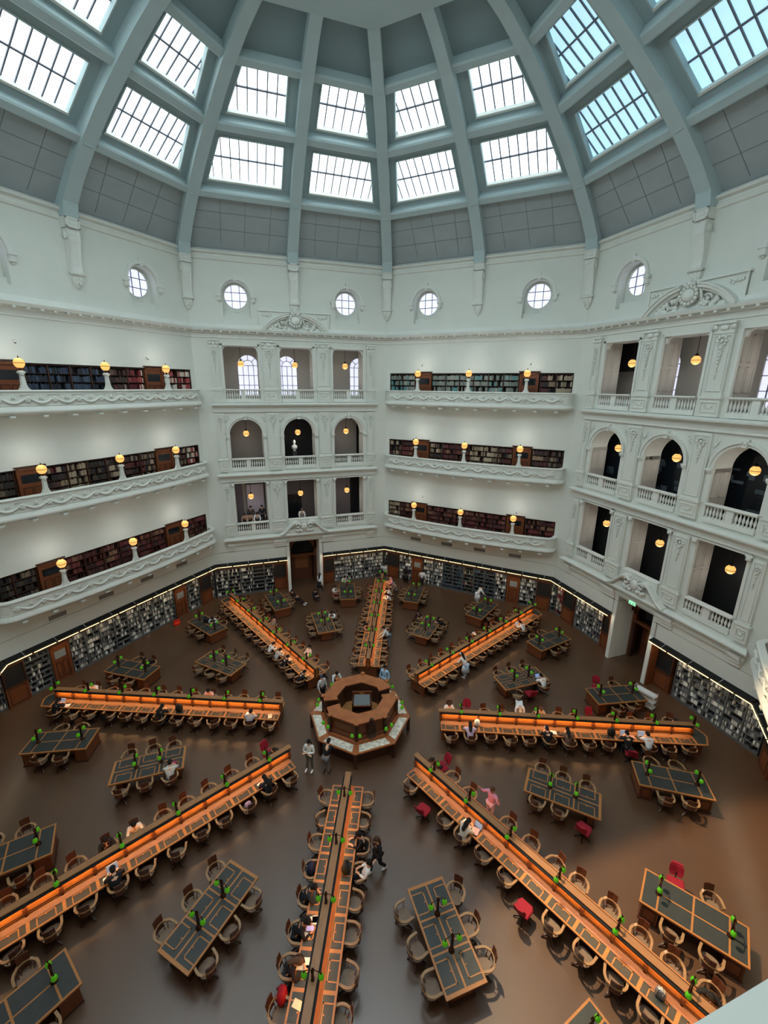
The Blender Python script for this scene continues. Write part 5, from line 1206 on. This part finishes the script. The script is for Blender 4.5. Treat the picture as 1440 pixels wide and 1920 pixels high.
L=wpt(-157.5,8.85,.42,.79); flat('book',L,math.radians(-157.5),.28,.2,.03,PAPER,'open white book on the inner table on the left','book'); L=wpt(-157.5,8.75,.3,.79); flat('folder',L,.3,.2,.26,.02,mat('folder_red','#B03048'),'pink red folder on the inner table on the left','folder')
def bag(L,rz,m,label,name='backpack',s=1.0):
    t=link(name,None,None,L,rz,label,'bag'); t.scale=(s,s,s); b=MB(); b.smooth=True
    b.loft([[(x*w,y*d,z) for x,y in [(math.copysign(abs(math.cos(a))**.6,math.cos(a)),math.copysign(abs(math.sin(a))**.6,math.sin(a))) for a in [2*PI*i/14 for i in range(14)]]] for w,d,z in ((.13,.08,0),(.17,.11,.05),(.18,.12,.2),(.16,.11,.34),(.08,.06,.42))],m); b.ball((0,.11,.13),(.12,.06,.1),m,8,6); b.obj('shell',t)
    b=MB(); b.tube([(-.05,0,.4),(-.05,0,.47),(.05,0,.47),(.05,0,.4)],.01,m,5)
    for sg in (-1,1): b.tube([(sg*.08,-.1,.36),(sg*.1,-.17,.25),(sg*.09,-.11,.06)],.014,m,5)
    b.obj('strap',t)
bag((*wpt(-90,R0+PC*3.5,-.86)[:2],.47),fr(-90,-1),mat('navy_bag','#1D2340',.7),'navy blue backpack on a chair left of the near desk')
bag((*wpt(-90,R0+PC*7.1,-.9)[:2],.47),fr(-90,-1),mat('red_bag','#A81424',.7),'bright red bag on a chair left of the near desk',s=1.05)
bag(dpt(-90,1,3,.42,.1),fr(-90,1),mat('black_bag','#1B1C1A',.7),'black backpack standing on the near desk')
bag(dpt(180,1,5,.42,.1),fr(180,1),mat('black_bag','#1B1C1A',.7),'black backpack standing on the left desk')
bag(dpt(0,-1,8,.36,.3),fr(0,-1),mat('black_bag','#1B1C1A',.7),'black bag standing on the right desk')
bag((*wpt(157.5+11.4,13.9,-.9)[:2],.47),0,mat('black_bag','#1B1C1A',.7),'black backpack on a chair at the outer table above the left desk')
bag(wpt(157.5-11.4,14.6,-.1,.79),.4,mat('black_bag','#1B1C1A',.7),'black bag lying on the outer left table')
bag(dpt(0,-1,1,.22,.4),fr(0,-1),mat('white_bag','#E6E4DC',.7),'white tote bag against the partition of the right desk','tote_bag',.8)
bag((*wpt(-135,R0+PC*2.5,.86)[:2],.47),fr(-135,1),mat('pink_bag','#D0A6BC',.7),'pink handbag on the third chair of the lower left desk','handbag',.75)
bag((*dpt(-45,-1,10,.32,.0)[:2],.79),fr(-45,-1),mat('silver_bag','#8A8E94',.25,metal=.6,bump=1,nscale=18),'crumpled silver bag on the lower right desk by the balcony edge','silver_bag',.8)
b=MB(); b.box(-.17,.17,-.2,.2,0,.05,cloth('#121214')); b.ball((0,-.24,.25),(.2,.07,.24),cloth('#121214'),8,6); b.obj('jacket',None,loc=(*wpt(180,R0+PC*9.5,.86)[:2],.47),rz=fr(180,1),label='black jacket hung over a chair on the near side of the left desk',cat='jacket')
# book trolley, red step stool
t=link('book_trolley',None,None,wpt(10.5,15.95,.0),math.radians(-52),'white metal book trolley beside the outer table on the right','trolley')
b=MB()
for z in (.15,.5,.88): b.box(-.55,.55,-.2,.2,z,z+.03,CHR); b.box(-.55,.55,-.2,-.18,z,z+.1,CHR); b.box(-.55,.55,.18,.2,z,z+.1,CHR)
b.obj('shelf',t)
for sx in (-.55,.55):
    b=MB(); b.tube([(sx,-.2,.08),(sx,-.2,1.0),(sx,-.14,1.08),(sx,.14,1.08),(sx,.2,1.0),(sx,.2,.08)],.018,CHR,6); b.obj('end_frame',t)
    for sy in (-.2,.2): b=MB(); b.ball((sx*.95,sy,.045),(.045,.02,.045),MET,8,6); b.obj('castor',t)
t=link('step_stool',None,None,(*wpt(148.3,17.39,0)[:2],0),.6,'bright red kick step stool by the left shelves','stool'); RP=mat('red_plastic','#E0301E',.35)
b=MB(); b.lathe([(.24,0),(.24,.05),(.22,.22),(.2,.23)],RP,14); b.obj('lower_tread',t); b=MB(); b.lathe([(.17,.23),(.17,.4),(.15,.43),(.02,.43)],RP,14); b.lathe([(.15,.432),(.02,.436)],MET,14); b.obj('upper_tread',t)
# small cameras on the walls
def cctv(L,rz,label):
    t=link('security_camera',None,None,L,rz,label,'camera','small wall cameras'); b=MB(); b.box(-.03,.03,-.1,0,.04,.07,CHR); b.lathe([(.05,.04),(.06,0),(.05,-.05)],CHR,8,(0,-.12,0)); b.obj('housing',t); b=MB(); b.ball((0,-.12,-.05),(.045,.045,.05),MET,8,6); b.obj('lens_dome',t)
for phi,x,z,lb in ((67.5,-4.1,18.75,'left above the top gallery'),(67.5,4.0,18.75,'right above the top gallery'),(67.5,-3.7,8.3,'left above the lowest gallery'),(67.5,4.0,8.0,'right above the lowest gallery'),(157.5,3.6,18.7,'right above the top gallery'),(157.5,-3.5,19.1,'left above the top gallery')):
    cctv(fpt(phi,x,0,z),face(phi)[1],'small dark security camera, %s on the %s wall'%(lb,SIDE_T[phi]))
cctv(fpt(-22.5,-6.6,0,3.9),face(-22.5)[1],'white security camera at the right edge of the photo')
ld=bpy.data.lights.new('added_sun_spot','SPOT'); ld.energy=78000; ld.color=(1,.72,.42); ld.spot_size=math.radians(30); ld.spot_blend=.5; ld.shadow_soft_size=.03  # added spot lamp inside the lantern, standing in for sun on the floor
lo=bpy.data.objects.new('added_sun_spot',ld); C.objects.link(lo); lo.location=(-1.517,3.659,35.0); lo.rotation_euler=(Vector((14.2,-11.2,0))-Vector(lo.location)).to_track_quat('-Z','Y').to_euler()
for o in list(C.objects):                             # drop unused originals
    if o.parent is None and o.type=='EMPTY' and not o.children: bpy.data.objects.remove(o)
print('objects',len(C.objects))
